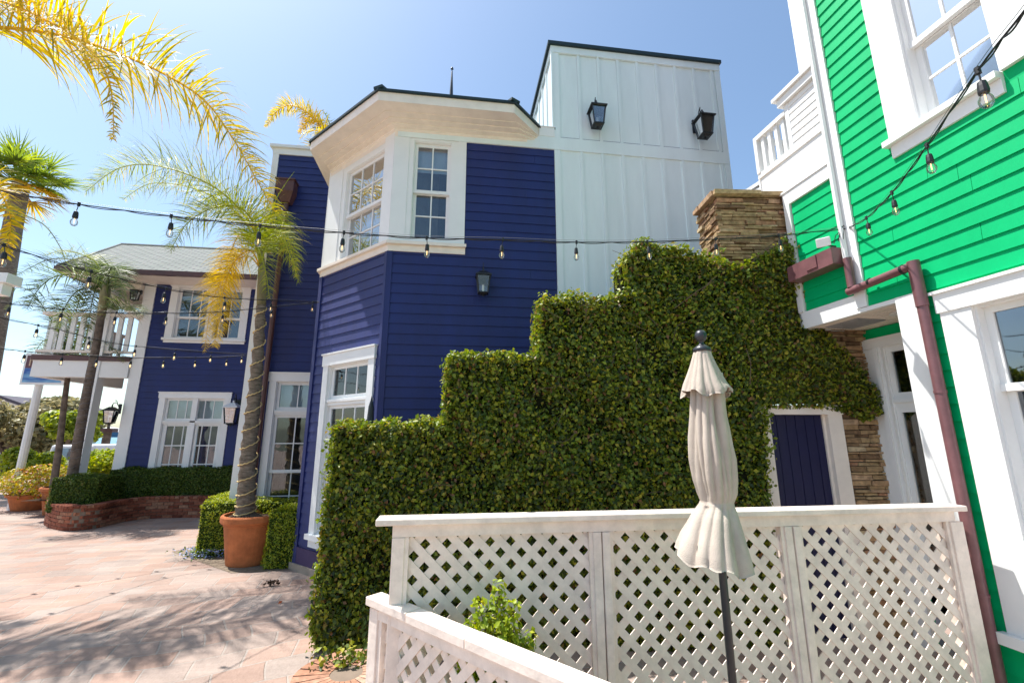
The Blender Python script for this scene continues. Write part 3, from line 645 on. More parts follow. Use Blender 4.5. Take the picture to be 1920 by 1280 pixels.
# roof and hidden walls so the house is closed
mb = MB(); mb.fb(FG, -.95, SE, -4, .05, 8.2, 8.3); mb.fb(FG, SE-.06, SE, -4, -.12, G, 8.2); mb.fb(FG, -.6, .3, -4, -3.9, G, 8.2); mb.fb(FG, -.02,.05,-4,-.62,2.75,7.2); mb.build('roof', M['roofedge'], GH)

# ------------------------------------------------------------------ leaves
def leaves(C, N, size, seed=1, fold=.25, jitter=.7, aspect=.62):
    """kite-shaped folded leaves at C, facing N (arrays)"""
    r = np.random.default_rng(seed); n = len(C)
    N = N+r.normal(0, jitter, (n, 3)); N /= np.linalg.norm(N, axis=1)[:, None]
    T = r.normal(0, 1, (n, 3)); T[:, 2] -= .5; T -= N*(T*N).sum(1)[:, None]; T /= np.linalg.norm(T, axis=1)[:, None]
    B = np.cross(N, T); S = (size*r.uniform(.5, 1.4, n))[:, None]
    v = np.empty((n, 4, 3)); v[:, 0] = C-T*S*.5; v[:, 1] = C+B*S*aspect*.5+N*S*fold*.5-T*S*.05; v[:, 2] = C+T*S*.5; v[:, 3] = C-B*S*aspect*.5+N*S*fold*.5-T*S*.05
    return v.reshape(-1, 3)
def leafmesh(name, V, m, parent=None, loc=(0,0,0)):
    n = len(V)//4; me = bpy.data.meshes.new(name); off = np.zeros(3)
    q = parent
    while q is not None: off += np.array(q.location); q = q.parent
    V = (V-off).astype(np.float32)
    me.vertices.add(len(V)); me.vertices.foreach_set('co', V.ravel())
    i = np.arange(n)[:, None]*4; tri = np.concatenate([i+np.array([[0,1,2]]), i+np.array([[0,2,3]])], 1).ravel().astype(np.int32)
    me.loops.add(len(tri)); me.loops.foreach_set('vertex_index', tri)
    me.polygons.add(2*n); me.polygons.foreach_set('loop_start', np.arange(0, 6*n, 3, dtype=np.int32)); me.polygons.foreach_set('loop_total', np.full(2*n, 3, dtype=np.int32))
    me.update(calc_edges=True); me.validate()
    o = bpy.data.objects.new(name, me); SC.collection.objects.link(o); me.materials.append(m)
    if parent is not None: o.parent = parent
    return o
def inpoly(x, y, P):
    c = np.zeros(len(x), bool); j = len(P)-1
    for i in range(len(P)):
        xi, yi = P[i]; xj, yj = P[j]
        if yi != yj: c ^= ((yi > y) != (yj > y)) & (x < (xj-xi)*(y-yi)/(yj-yi)+xi)
        j = i
    return c
def boxleaves(c, h, n, size, seed=1, rotz=0, faces='all', bulge=.03, top=True):
    """leaves over the surface of a clipped box hedge"""
    r = np.random.default_rng(seed); h = np.array(h); A = [h[1]*h[2], h[1]*h[2], h[0]*h[2], h[0]*h[2], h[0]*h[1]]
    k = r.choice(5, n, p=np.array(A)/sum(A)); u = r.uniform(-1, 1, (n, 3)); Nn = np.zeros((n, 3))
    for f, (ax, sg) in enumerate(((0,1),(0,-1),(1,1),(1,-1),(2,1))):
        m = k == f; u[m, ax] = sg; Nn[m, ax] = sg
    # rounded shoulders
    P = u*h; cr = np.clip(np.abs(u)-(1-.12/np.maximum(h, .15)), 0, 1); P -= np.sign(u)*cr*h*.25*(cr.sum(1) > .02)[:, None]*(cr.min(1)*0+1)[:, None]*np.minimum(1, (cr > 0).sum(1)-1)[:, None]
    P += Nn*(r.uniform(-.05, bulge, n)[:, None])+Nn*(.02*np.sin(P[:, [0]]*9+P[:, [2]]*7))
    ca, sa = math.cos(rotz), math.sin(rotz); Rm = np.array([[ca,-sa,0],[sa,ca,0],[0,0,1]])
    return leaves(P@Rm.T+np.array(c), Nn@Rm.T+np.array([0,0,.35]), size, seed+1)

# ------------------------------------------------------------------ stone wall, chimney, gate door, ivy
pL = gnd(592, 1226); pL = Vector((pL.x, pL.y, 0)); pR = Vector((3.75, 3.84, 0)); ui = (pR-pL).normalized()
FI = Fr((pL.x, pL.y), (ui.x, ui.y), (ui.y, -ui.x))                      # ivy front surface
def I(x, y, d=0): return FI.px(x, y, d)
D0 = -.10                                                                 # stone face behind the ivy
SW = thing('stone_wall', 'brown ledge stone wall with a square chimney half covered in ivy', 'wall', tuple(FI.pt(3.6, -.3, G)))
def stones(F, a0, a1, d0, z0, z1, mb, seed=3, hmin=.022, hmax=.055, lmin=.10, lmax=.34, edge=.02):
    r = random.Random(seed); z = z0
    while z < z1:
        hh = min(r.uniform(hmin, hmax), z1-z); a = a0-r.uniform(0, edge)
        while a < a1:
            L = r.uniform(lmin, lmax); b = min(a+L, a1+r.uniform(0, edge));
            if a1-b < .05: b = a1+r.uniform(-.0, edge)
            pr = r.uniform(.0, .035); j = lambda: r.uniform(-.004, .004)
            p = [F.pt(a+j(),d0-.04,z+.003),F.pt(b-.004,d0-.04,z+.003),F.pt(b-.006+j(),d0+pr+j(),z+.004+j()),F.pt(a+j(),d0+pr+j(),z+.004+j()),
                 F.pt(a+j(),d0-.04,z+hh-.003),F.pt(b-.004,d0-.04,z+hh-.003),F.pt(b-.008+j(),d0+pr+j(),z+hh-.004+j()),F.pt(a+.003+j(),d0+pr+j(),z+hh-.004+j())]
            mb.hexa(p); a = b
            if a >= a1-.01: break
        z += hh
    return mb
dl, _ = I(1449, 777, D0); dr, dzt = I(1547, 777, D0); sr, _ = I(1632, 640, D0); dtz = dzt
sr = I(1665, 800, D0)[0]+.03
cl, ct = I(1345, 362, D0); crr, _ = I(1478, 372, D0); c0 = I(1345, 450, D0)[0]; cl = (cl+c0)/2
mb = MB()
stones(FI, cl, crr+.03, D0, 3.2, ct-.06, mb, 5)
stones(FI, dr+.16, sr, D0, G, 3.0, mb, 6, lmax=.22)
stones(FI, cl+.2, dr+.16, D0, dtz+.15, 3.2, mb, 9)
FC = Fr(tuple(FI.pt(cl, D0, 0))[:2], (-FI.n.x, -FI.n.y), (-ui.x, -ui.y)); cdp = .42
stones(FC, -.0, cdp, 0, 3.2, ct-.06, mb, 8, lmin=.08, lmax=.2)
mb.build('stonework', M['stone'], SW)
mb = MB(); mb.fb(FI, cl+.01, crr, D0-cdp, D0-.01, 3.0, ct-.07); mb.fb(FI, cl+.01, sr-.01, D0-.25, D0-.01, dtz+.12, 3.0); mb.fb(FI, cl+.01, dl-.05, D0-.25, D0-.01, G, dtz+.12); mb.fb(FI, dr+.15, sr-.01, D0-.25, D0-.01, G, dtz+.12)
mb.build('wall_core', M['mortar'], SW)
mb = MB(); stones(FI, cl-.05, crr+.06, D0+.05, ct-.055, ct, mb, 15, .055, .06, .3, .6, .0); stones(FC, -.05, cdp, .05, ct-.055, ct, mb, 16, .055, .06, .2, .5, .0)
mb.fb(FI, cl-.03, crr+.04, D0-cdp, D0+.04, ct-.05, ct-.006); mb.build('chimney_cap', M['stone'], SW)
GD = thing('gate_door', 'plain navy plank door in a white frame under the ivy', 'door', tuple(FI.pt(dl, D0-.1, G)))
mb = MB(); dd = D0-.035
n_ = 6
for k in range(n_): a = dl-.05+(dr-dl+.05)*k/n_; mb.fb(FI, a+.004, a+(dr-dl+.05)/n_-.004, dd-.04, dd, G+.02, dtz)
mb.fb(FI, dl-.05, dr, dd-.05, dd-.006, G+.02, dtz); mb.build('door_leaf', M['door'], GD)
mb = MB(); hz = I(1500, 762, D0)[1]
mb.fb(FI, dr, dr+.14, dd-.05, D0+.035, G, dtz); mb.fb(FI, dl-.15, dr+.15, dd-.05, D0+.045, dtz, hz+.01); mb.fb(FI, dl-.15, dl-.05, dd-.05, D0+.03, G, dtz)
mb.fb(FI, dr-.02, dr, dd-.05, dd+.02, G, dtz)
mb.build('door_frame', M['cream'], GD)
# ivy hedge: outline measured on its own front plane
px_out = [(584,1224),(581,1180),(588,1120),(597,1040),(605,960),(611,900),(616,840),(622,800),(700,797),(780,795),(832,792),(834,740),(836,690),(842,668),(900,664),(960,668),(1012,668),(1012,620),(1014,580),(1020,558),(1080,556),(1150,560),(1176,548),(1170,500),(1172,476),(1200,458),(1260,463),(1310,476),(1345,492),(1400,496),(1440,478),(1478,458),(1488,500),(1505,560),(1540,600),(1562,632),(1598,672),(1636,716),(1652,745),(1655,775),(1630,790),(1580,770),(1540,764),(1500,764),(1438,764),(1437,800),(1440,900),(1444,1000),(1460,1100),(1470,1235)]
out = [I(*q) for q in px_out]; out[0] = (out[0][0], G); out[-1] = (out[-1][0], G)
px_in = [(x, y) for x, y in out]
IV = thing('ivy_hedge', 'tall stepped wall of dense dark green ivy behind the lattice fence', 'hedge', tuple(FI.pt(1.5, -.2, G)))
sstep = I(1176, 548)[0]
def thick(s): return .42 if s < I(1300,470)[0] else .09
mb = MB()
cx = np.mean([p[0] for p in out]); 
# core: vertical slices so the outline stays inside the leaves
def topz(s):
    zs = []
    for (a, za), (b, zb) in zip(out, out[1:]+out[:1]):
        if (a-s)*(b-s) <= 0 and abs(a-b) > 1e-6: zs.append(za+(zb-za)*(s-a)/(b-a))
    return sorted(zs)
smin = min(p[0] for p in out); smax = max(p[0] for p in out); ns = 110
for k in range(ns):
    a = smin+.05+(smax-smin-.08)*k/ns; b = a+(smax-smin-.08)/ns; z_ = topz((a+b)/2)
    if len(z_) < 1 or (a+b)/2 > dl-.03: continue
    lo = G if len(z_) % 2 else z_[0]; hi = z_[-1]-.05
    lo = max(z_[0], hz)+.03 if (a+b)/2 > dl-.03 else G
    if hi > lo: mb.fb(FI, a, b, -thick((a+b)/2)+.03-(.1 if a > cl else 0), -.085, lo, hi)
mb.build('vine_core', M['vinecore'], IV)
r = np.random.default_rng(11); LV = []
P_, U_, N_ = np.array(FI.P), np.array(FI.u), np.array(FI.n)
def Iw(s, d, z): return P_+np.outer(s, U_)+np.outer(d, N_)+np.outer(z, [0,0,1])
n = 150000; s = r.uniform(smin-.03, smax+.02, n); z = r.uniform(G, 4.2, n); ok = inpoly(s, z, out); s, z = s[ok], z[ok]
bum = .03*np.sin(s*5.1+1.7*np.sin(z*3.3))+.025*np.sin(z*6.7+s*2.3)+.02*np.sin(s*13+z*9)
cav = np.sin(s*9.3+np.sin(z*7)*2)*np.sin(z*11.1+np.sin(s*6)*2)
keep = r.uniform(0, 1, len(s)) >   .08*np.clip(cav, 0, 1); s, z, bum, cav = s[keep], z[keep], bum[keep], cav[keep]
d = bum+r.uniform(-.07, .035, len(s))-.03*np.clip(cav, 0, 1)
d = np.where(s > cl, np.clip(d, -.055, .03), d)
LV.append(leaves(Iw(s, d, z), np.tile(N_+np.array([0,0,.25]), (len(s), 1)), .044, 3))
leafmesh('foliage', np.concatenate(LV), M['ivy'], IV)
# lit crest and left end: young leaves, sunlight put into their colour
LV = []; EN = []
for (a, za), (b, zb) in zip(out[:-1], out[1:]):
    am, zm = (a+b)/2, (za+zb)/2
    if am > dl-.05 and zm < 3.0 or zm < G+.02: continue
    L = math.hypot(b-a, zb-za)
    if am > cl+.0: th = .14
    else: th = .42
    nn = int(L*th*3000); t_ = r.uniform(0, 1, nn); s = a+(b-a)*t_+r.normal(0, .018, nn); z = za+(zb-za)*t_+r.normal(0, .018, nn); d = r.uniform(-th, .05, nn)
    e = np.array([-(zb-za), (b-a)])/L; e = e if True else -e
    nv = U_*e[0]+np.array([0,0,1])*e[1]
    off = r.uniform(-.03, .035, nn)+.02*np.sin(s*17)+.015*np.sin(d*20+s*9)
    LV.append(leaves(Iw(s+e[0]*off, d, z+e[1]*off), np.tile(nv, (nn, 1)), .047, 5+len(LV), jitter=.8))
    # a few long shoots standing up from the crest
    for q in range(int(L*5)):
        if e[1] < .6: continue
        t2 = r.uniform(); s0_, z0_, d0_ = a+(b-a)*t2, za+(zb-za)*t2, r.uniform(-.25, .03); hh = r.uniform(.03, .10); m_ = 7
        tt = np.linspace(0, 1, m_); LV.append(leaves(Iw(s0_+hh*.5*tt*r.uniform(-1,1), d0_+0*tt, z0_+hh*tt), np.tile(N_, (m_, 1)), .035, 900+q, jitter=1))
leafmesh('young_sunlit_foliage', np.concatenate(LV), M['ivynew_lit'], IV)
# sprawling stems
tw = MB(); rr = random.Random(5)
for k in range(34):
    s0_ = rr.uniform(1.9, 3.3); z0_ = rr.uniform(2.0, 3.5)
    if k > 22: s0_ = rr.uniform(.3, 3.3); z0_ = rr.uniform(.9, 2.2)
    if not inpoly(np.array([s0_]), np.array([z0_]), out)[0]: continue
    pts = []; a_ = rr.uniform(-1.2, 1.2)+math.pi/2*rr.choice((0, 1)); 
    for j in range(7): pts.append(FI.pt(s0_, .035+.01*math.sin(j), z0_)); s0_ += .05*math.cos(a_); z0_ += .05*math.sin(a_); a_ += rr.uniform(-.4, .4)
    tw.tube(pts, .0025, 4)
for (s0_, z0_, s1_, z1_) in ((I(1262,580)+I(1335,530)), (I(1395,655)+I(1402,722)), (I(1312,548)+I(1340,520)), (I(1405,495)+I(1470,440))):
    tw.tube([FI.pt(s0_,.04,z0_), FI.pt((s0_+s1_)/2+.02,.06,(z0_+z1_)/2+.03), FI.pt(s1_,.04,z1_)], .004, 5)
tag(tw.build('stems', M['twig'], IV), kind='stuff')
sh = []; 
for (xa, ya, xb, yb) in ((1185,462,1215,452),(1395,520,1475,440),(1330,490,1352,470),(1480,470,1560,428),(1500,500,1520,455)):
    sa, za = I(xa, ya); sb, zb = I(xb, yb); tt = np.linspace(0, 1, 26); sh.append(leaves(Iw(sa+(sb-sa)*tt+r.normal(0,.015,26), .06+.03*np.sin(tt*3), za+(zb-za)*tt+r.normal(0,.015,26)), np.tile(N_, (26,1)), .035, 60, jitter=1))
tag(leafmesh('shoots', np.concatenate(sh), M['ivynew_lit'], IV), kind='stuff')

# ------------------------------------------------------------------ brick ring at the foot of the ivy
RC = gnd(645, 1258, .06); RC = Vector((RC.x+.02, RC.y-.02, G)); RR = .33
BR = thing('round_brick_kerb', 'low round brick kerb with ivy on its side at the foot of the ivy wall', 'kerb', tuple(RC))
mb = MB()
for k in range(22):
    a = 2*math.pi*k/22+.02; b = 2*math.pi*(k+1)/22-.02; q = []
    for z in (G+.15, G+.21):
        for rad, an in ((RR-.22,a),(RR+.02,a),(RR+.02,b),(RR-.22,b)): q.append((RC.x+rad*math.cos(an), RC.y+rad*math.sin(an), z))
    mb.hexa(q)
mb.build('cap_bricks', M['brick'] if False else stonecol('pale_brick', [(0,(.36,.17,.10)),(.5,(.44,.24,.16)),(1,(.48,.31,.22))]), BR)
mb = MB(); mb.lathe((RC.x, RC.y, G), [(RR-.03,0),(RR-.03,.148),(RR-.2,.149),(RR-.21,.205),(.02,.205)], 26); mb.build('core', M['mortar'], BR)
mb = MB()
for row in range(2):
    for k in range(11):
        a = 2*math.pi*(k+.5*row)/11; b = a+2*math.pi/11-.04; q = []
        for z in (G+.01+.07*row, G+.07+.07*row):
            for rad, an in ((RR-.05,a),(RR-.01,a),(RR-.01,b),(RR-.05,b)): q.append((RC.x+rad*math.cos(an), RC.y+rad*math.sin(an), z))
        mb.hexa(q)
mb.build('side_bricks', M['brick'], BR)
n = 900; a = r.uniform(0, 2*math.pi, n); z = G+r.uniform(-.0, .17, n)*r.uniform(.4, 1, n); C_ = np.stack([RC.x+(RR+.02+r.uniform(0,.05,n))*np.cos(a), RC.y+(RR+.02+r.uniform(0,.05,n))*np.sin(a), z], 1)
a2 = r.uniform(0, 2*math.pi, 500); rd2 = RR*.85*np.sqrt(r.uniform(0, 1, 500)); k2 = (rd2*np.sin(a2) > .05)
C2 = np.stack([RC.x+rd2*np.cos(a2), RC.y+rd2*np.sin(a2), G+.20+r.uniform(0, .12, 500)], 1)[k2]; leafmesh('creeper', leaves(C2, np.tile([0,-.5,.8], (len(C2), 1)), .045, 18), M['ivy'], BR)
leafmesh('creeper', leaves(C_, np.stack([np.cos(a), np.sin(a), a*0+.4], 1), .04, 8), M['ivynew_lit'], BR)

# ------------------------------------------------------------------ lattice fences
def lattice(F, a0, a1, z0, z1, d, name_parent, first=1, w=.0445, pitch=.0865, t=.006):
    rl = random.Random(int(a0*100)); mb = MB(); P2 = pitch*math.sqrt(2); W, H = a1-a0, z1-z0; hw = w/2*math.sqrt(2)
    for sg, dd in ((first, d), (-first, d-t-.001)):
        c = -H-.03
        while c < W+H:
            pts = []
            # band |  s - sg*z = c  clipped to rectangle
            def seg(cc):
                if sg > 0: lo = max(0, cc); hi = min(W, cc+H); return (lo, lo-cc, hi, hi-cc) if hi > lo else None
                lo = max(0, cc); hi = min(W, cc+H); return (lo, H-(lo-cc), hi, H-(hi-cc)) if hi > lo else None
            j_ = rl.uniform(-.003,.003); A = seg(c-hw+j_); B = seg(c+hw+j_)
            if A and B:
                q = [(A[0],A[1]),(A[2],A[3]),(B[2],B[3]),(B[0],B[1])]
                q = [(a0+x, z0+y) for x, y in q]
                fr = [F.pt(x, dd, y) for x, y in q]; bk = [F.pt(x, dd-t, y) for x, y in q]
                mb.hexa(bk+fr)
            c += P2
    return mb.build('lattice_panel', M['pinktrim'], name_parent)
YF = 2.7
FD = Fr((0, YF), (1, 0), (0, -1)); fl = FD.px(737, 991)[0]; ft = FD.px(1000, 964)[1]
fr_ = FD.px(1782, 960)[0]
LF = thing('lattice_fence', 'long cream white lattice fence with a flat top rail before the ivy wall', 'fence', (1.5, YF, G))
posts = [fl, FD.px(1126, 990)[0], FD.px(1480, 985)[0], fr_]
mb = MB(); mb.fb(FD, fl-.09, fr_+.07, -.09, .055, ft-.035, ft); mb.build('top_rail', M['pinktrim'], LF, bevel=.006)
mb = MB(); mb.fb(FD, fl, fr_, -.03, .022, ft-.10, ft-.037); mb.build('upper_rail', M['pinktrim'], LF)
for i, x in enumerate(posts):
    mb = MB()
    if i in (1, 2): mb.fb(FD, x-.055, x-.005, -.06, .028, G, ft-.102); mb.fb(FD, x+.0, x+.045, -.06, .036, G, ft-.102)
    elif i == 0: mb.fb(FD, x, x+.07, -.06, .024, G, ft-.102)
    else: mb.fb(FD, x-.05, x+.045, -.09, .03, G, ft-.102)
    mb.build('post', M['pinktrim'], LF, bevel=.004)
e = [(posts[0]+.07, posts[1]-.055), (posts[1]+.045, posts[2]-.055), (posts[2]+.045, posts[3]-.05)]
for a, b in e:
    lattice(FD, a, b, G+.06, ft-.10, .0, LF, -1); mb = MB()
    mb.fb(FD, a, a+.022, -.0, .018, G+.06, ft-.102); mb.fb(FD, b-.022, b, -.0, .018, G+.06, ft-.102); mb.fb(FD, a, b, -.03, .02, G+.02, G+.06)
    mb.build('panel_frame', M['pinktrim'], LF)
# return fence running from the corner towards the green house, sun shining through it
n0 = gnd(700, 1117, .76); n1 = gnd(1092, 1280, .76); dv = (n1-n0).normalized(); n1 = n0+dv*2.6
FN = Fr((n0.x, n0.y), (dv.x, dv.y), (-abs(dv.y) if dv.x > 0 else dv.y, -abs(dv.x))); FN.n = Vector((dv.y, -dv.x, 0)) if Vector((dv.y,-dv.x,0)).dot(-n0) > 0 else Vector((-dv.y, dv.x, 0))
NF = thing('low_lattice_fence', 'low cream white lattice fence running toward the camera in front of the shrub', 'fence', (n0.x, n0.y, G))
NT = .76
mb = MB(); mb.fb(FN, -.03, .34, -.075, .03, NT-.045, NT); mb.fb(FN, .343, .78, -.075, .03, NT-.047, NT-.002); mb.fb(FN, .783, 2.6, -.075, .03, NT-.045, NT); mb.build('top_rail', M['pinktrim'], NF, bevel=.005)
mb = MB(); mb.fb(FN, .0, 2.6, -.06, .012, NT-.10, NT-.048); mb.build('upper_rail', M['pinktrim'], NF)
mb = MB(); mb.fb(FN, -.005, .075, -.09, .016, G, NT-.053); mb.build('post', M['pinktrim'], NF, bevel=.004)
mb = MB(); mb.fb(FN, 1.9, 1.98, -.09, .016, G, NT-.053); mb.build('post', M['pinktrim'], NF, bevel=.004)
mb = MB(); mb.fb(FN, .075, .105, -.03, .006, G+.05, NT-.10); mb.fb(FN, .105, 1.9, -.03, .006, G+.02, G+.06); mb.build('panel_frame', M['pinktrim'], NF)
lattice(FN, .105, 1.9, G+.06, NT-.10, -.02, NF)
# the shrub between the two fences
sc = gnd(930, 1175, .55); sc = Vector((.30, 2.36, G))
sc = at(925, 1100, 2.5)
SH = thing('young_shrub', 'bright green young shrub growing between the two lattice fences', 'shrub', (sc.x, 2.5, G))
tw = MB(); LV = []; rr = np.random.default_rng(4)
tops = [(925,1095),(893,1130),(950,1135),(975,1140),(1000,1190),(880,1165),(910,1160),(935,1165),(960,1180),(985,1215),(905,1200),(870,1190)]
for i, (px, py) in enumerate(tops):
    T = at(px, py, 2.5+rr.uniform(-.08, .06)); B_ = Vector((sc.x+rr.uniform(-.08,.08), 2.5+rr.uniform(-.05,.05), G))
    pts = [B_+(T-B_)*k/8+Vector((.03*math.sin(k+i), .02*math.cos(k*1.3+i), 0))*(k/8) for k in range(9)]
    tw.tube(pts, [.006-.0005*k for k in range(9)], 5)
    m_ = 260; tt = rr.uniform(.45, 1.02, m_); A = np.array([tuple(p) for p in pts]); ix = np.clip(tt*8, 0, 7.99); i0 = ix.astype(int); C_ = A[i0]+(A[i0+1]-A[i0])*(ix-i0)[:, None]
    o_ = rr.normal(0, 1, (m_, 3)); o_ /= np.linalg.norm(o_, axis=1)[:, None]; sp_ = (.035+.05*(1-np.clip(tt,0,1)))[:, None]
    LV.append(leaves(C_+o_*sp_, o_+[0,0,.6], .034, 70+i, jitter=.5))
tw.build('stem', M['twig'], SH); leafmesh('foliage', np.concatenate(LV), M['bush'], SH)

# ------------------------------------------------------------------ folded parasol
UY = 2.2; u0 = at(1318, 650, UY); u1 = at(1362, 1180, UY); UX = (u0.x+u1.x)/2+.0
UM = thing('folded_parasol', 'closed beige canvas parasol tied with a cord on a dark pole', 'parasol', (UX, UY, G))
def uz(px, py): return at(px, py, UY).z
mb = MB(); mb.tube([(UX, UY, G), (UX, UY, uz(1316,650))], .019, 14); mb.build('pole', M['darkmetal'], UM, smooth=True)
mb = MB(); mb.lathe((UX, UY, G), [(.22,0),(.22,.05),(.20,.07),(.04,.09),(.035,.3),(.02,.3)], 24); mb.build('base', M['darkmetal'], UM)
zt = uz(1315, 628)
mb = MB(); mb.lathe((UX, UY, 0), [(.048,zt-.095),(.046,zt-.075),(.028,zt-.062),(.012,zt-.05),(.012,zt-.035),(.024,zt-.03),(.031,zt-.012),(.031,zt+.004),(.022,zt+.022),(.004,zt+.028)], 20); mb.build('finial', M['darkmetal'], UM, smooth=True)
def pleat(k, amp, ph=0, asym=.0):
    def f(r, z, a): 
        return r*(1+amp*(abs(math.sin(k*a/2+ph+2.2*z+.5*math.sin(3*z)))-.5)*2+.25*amp*math.sin(2*a+z*6+ph)+asym*math.cos(a-z*3))
    return f
def canopy(name, prof, k, ampf, ph, thick=.004, cxf=None, n=144, hem=None):
    mb = MB(); i0 = 0; m = len(prof)
    for sgn in (0, 1):
        for kk, (rr_, z_) in enumerate(prof):
            t = kk/(m-1)
            for j in range(n):
                a = 2*math.pi*j/n; w_ = .62*abs(math.sin(k*a/2+ph+1.3*(z_-1)+.5*math.sin(2*a+ph)))**.55+.38*abs(math.sin((k+6)*a/2-2*z_+.6*math.sin(3*a)))**.6
                amp = ampf(t); r_ = rr_*(1-1.7*amp+1.9*amp*w_)+.004*amp*3*math.sin(a*7+z_*12+ph)-thick*sgn
                zz = z_-(hem(a)*max(0, (t-.7)/.3) if hem else 0)
                dx = cxf(z_) if cxf else 0
                mb.v.append((UX+dx+r_*math.cos(a), UY+r_*math.sin(a), zz))
    L = m*n
    for s_ in range(2):
        for kk in range(m-1):
            for j in range(n):
                a = s_*L+kk*n+j; b = s_*L+kk*n+(j+1) % n; mb.f.append((a,b,b+n,a+n) if s_ else (a,a+n,b+n,b))
    for j in range(n):
        a = (m-1)*n+j; b = (m-1)*n+(j+1) % n; mb.f.append((a,b,b+L,a+L))
    return mb.build(name, M['canvas'], UM, smooth=True)
def prof_px(rows): return [((at(xr, y, UY).x-at(xl, y, UY).x)/2, uz((xl+xr)/2, y)) for xl, xr, y in rows]
# shift of the centre line
rows_top = [(1304,1329,652),(1300,1333,668),(1296,1340,685),(1291,1348,702),(1286,1356,718),(1283,1366,732),(1282,1366,738)]
rows_main = [(1300,1350,700),(1298,1354,740),(1297,1358,780),(1296,1366,820),(1298,1374,860),(1304,1377,900),(1311,1377,925),(1316,1372,940),(1313,1373,948),(1300,1379,968),(1290,1385,990),(1282,1390,1010),(1276,1396,1032),(1273,1400,1050)]
def cfun(rows):
    zs = [uz((a+b)/2, y) for a, b, y in rows][::-1]; cs = [at((a+b)/2, y, UY).x-UX for a, b, y in rows][::-1]
    return lambda z: float(np.interp(z, zs, cs))
def dens(p, k=3):
    o = []
    for a, b in zip(p[:-1], p[1:]):
        for q in range(k): o.append((a[0]+(b[0]-a[0])*q/k, a[1]+(b[1]-a[1])*q/k))
    return o+[p[-1]]
canopy('upper_canopy', dens(prof_px(rows_top)), 8, lambda t: .05+.13*t, .4, cxf=cfun(rows_top), hem=lambda a: .018*math.sin(3*a+1)+.008*math.sin(8*a))
def amp_main(t): return .20+.05*math.sin(t*6) if t < .5 else (.08 if abs(t-.56) < .04 else .15)
canopy('main_canopy', dens(prof_px(rows_main), 4), 6, amp_main, 1.1, cxf=cfun(rows_main), hem=lambda a: .03*math.sin(a+2.4)+.012*math.sin(4*a)+.008*math.sin(9*a+1))
zc = uz(1344, 943); cf = cfun(rows_main)(zc); mb = MB()
mb.tube([(UX+cf+.064*math.cos(a), UY+.064*math.sin(a), zc-.012*math.cos(a+.4)+.005) for a in np.linspace(0, 2*math.pi, 40)], .005, 6); mb.build('tie_cord', M['canvas'], UM)

# ------------------------------------------------------------------ lanterns
def lantern(P, n, sc, label, group, gls='glass', roofmat='black', hang=False, arm=.12):
    """P: point on the wall at the top of the back plate; n: outward normal"""
    n = Vector(n).normalized(); T = thing('wall_lantern', label, 'lamp', tuple(P), group); u = Vector((0,0,1)).cross(n)
    F = Fr((P[0], P[1]), (u.x, u.y), (n.x, n.y)); z = P[2]; m = MB()
    m.fb(F, -.04*sc, .04*sc, .0, .02, z-.16*sc, z+.02*sc)
    pts = [F.pt(0, .02, z-.06*sc), F.pt(0, arm*.5*sc, z+.03*sc), F.pt(0, arm*sc, z+.035*sc), F.pt(0, arm*sc+.015, z-.0*sc)]
    m.tube(pts, .008*sc, 6); m.tube([F.pt(0, arm*.4*sc, z-.01*sc), F.pt(0, arm*.6*sc, z+.07*sc), F.pt(0, arm*.8*sc, z+.10*sc), F.pt(0,arm*.72*sc,z+.05*sc)], .005*sc, 5)
    m.build('bracket', M['black'], T)
    c = arm*sc+.015; zt_ = z-.02*sc
    def quad(h, w): return [F.pt(-w, c-w, h), F.pt(w, c-w, h), F.pt(w, c+w, h), F.pt(-w, c+w, h)]
    r_ = MB(); r_.hexa(quad(zt_-.07*sc, .095*sc)+quad(zt_-.015*sc, .03*sc)); r_.hexa(quad(zt_-.085*sc, .10*sc)+quad(zt_-.0705*sc, .10*sc)); r_.tube([F.pt(0,c,zt_-.015*sc), F.pt(0,c,zt_+.02*sc)], .012*sc, 6)
    r_.build('lamp_roof', M[roofmat], T)
    f_ = MB(); zb = zt_-.30*sc
    for sx, sy in ((1,1),(1,-1),(-1,1),(-1,-1)): f_.bar(F.pt(sx*.082*sc, c+sy*.082*sc, zt_-.087*sc), F.pt(sx*.058*sc, c+sy*.058*sc, zb), .012*sc, .012*sc)
    f_.hexa(quad(zb-.012*sc, .065*sc)+quad(zb, .065*sc)); f_.hexa(quad(zb-.03*sc, .03*sc)+quad(zb-.0121*sc, .05*sc)); f_.tube([F.pt(0,c,zb-.03*sc), F.pt(0,c,zb-.05*sc)], .01*sc, 6)
    f_.build('cage', M['black'], T)
    g_ = MB(); g_.hexa(quad(zb+.004, .052*sc)+quad(zt_-.09*sc, .076*sc)); g_.build('glass', M[gls], T)
    b_ = MB(); b_.tube([F.pt(0,c,zb), F.pt(0,c,zb+.10*sc)], .014*sc, 8); b_.build('candle', M['cream'], T); return T
q = FF.px(905, 512); lantern(FF.pt(q[0], .018, q[1]), (0,-1,0), 1.05, 'small black lantern on the dark blue clapboards right of the bay', 'wall lanterns on the houses')
q = FF.px(1112, 205); lantern(FF.pt(q[0], .006, q[1]-.02), (0,-1,0), 1.25, 'black lantern high on the white board wall, nearer the bay roof', 'wall lanterns on the houses', 'glassdk')
q = FF.px(1302, 228); lantern(FF.pt(q[0], .006, q[1]-.02), (0,-1,0), 1.3, 'black lantern high on the white board wall, nearer the green house', 'wall lanterns on the houses', 'glassdk', arm=.17)
q = FW.px(447, 752); lantern(FW.pt(q[0], .018, q[1]), (0,-1,0), 1.7, 'pale lantern on the blue wall between the double window and the wrapped palm', 'wall lanterns on the houses', 'glasslt', 'shell')
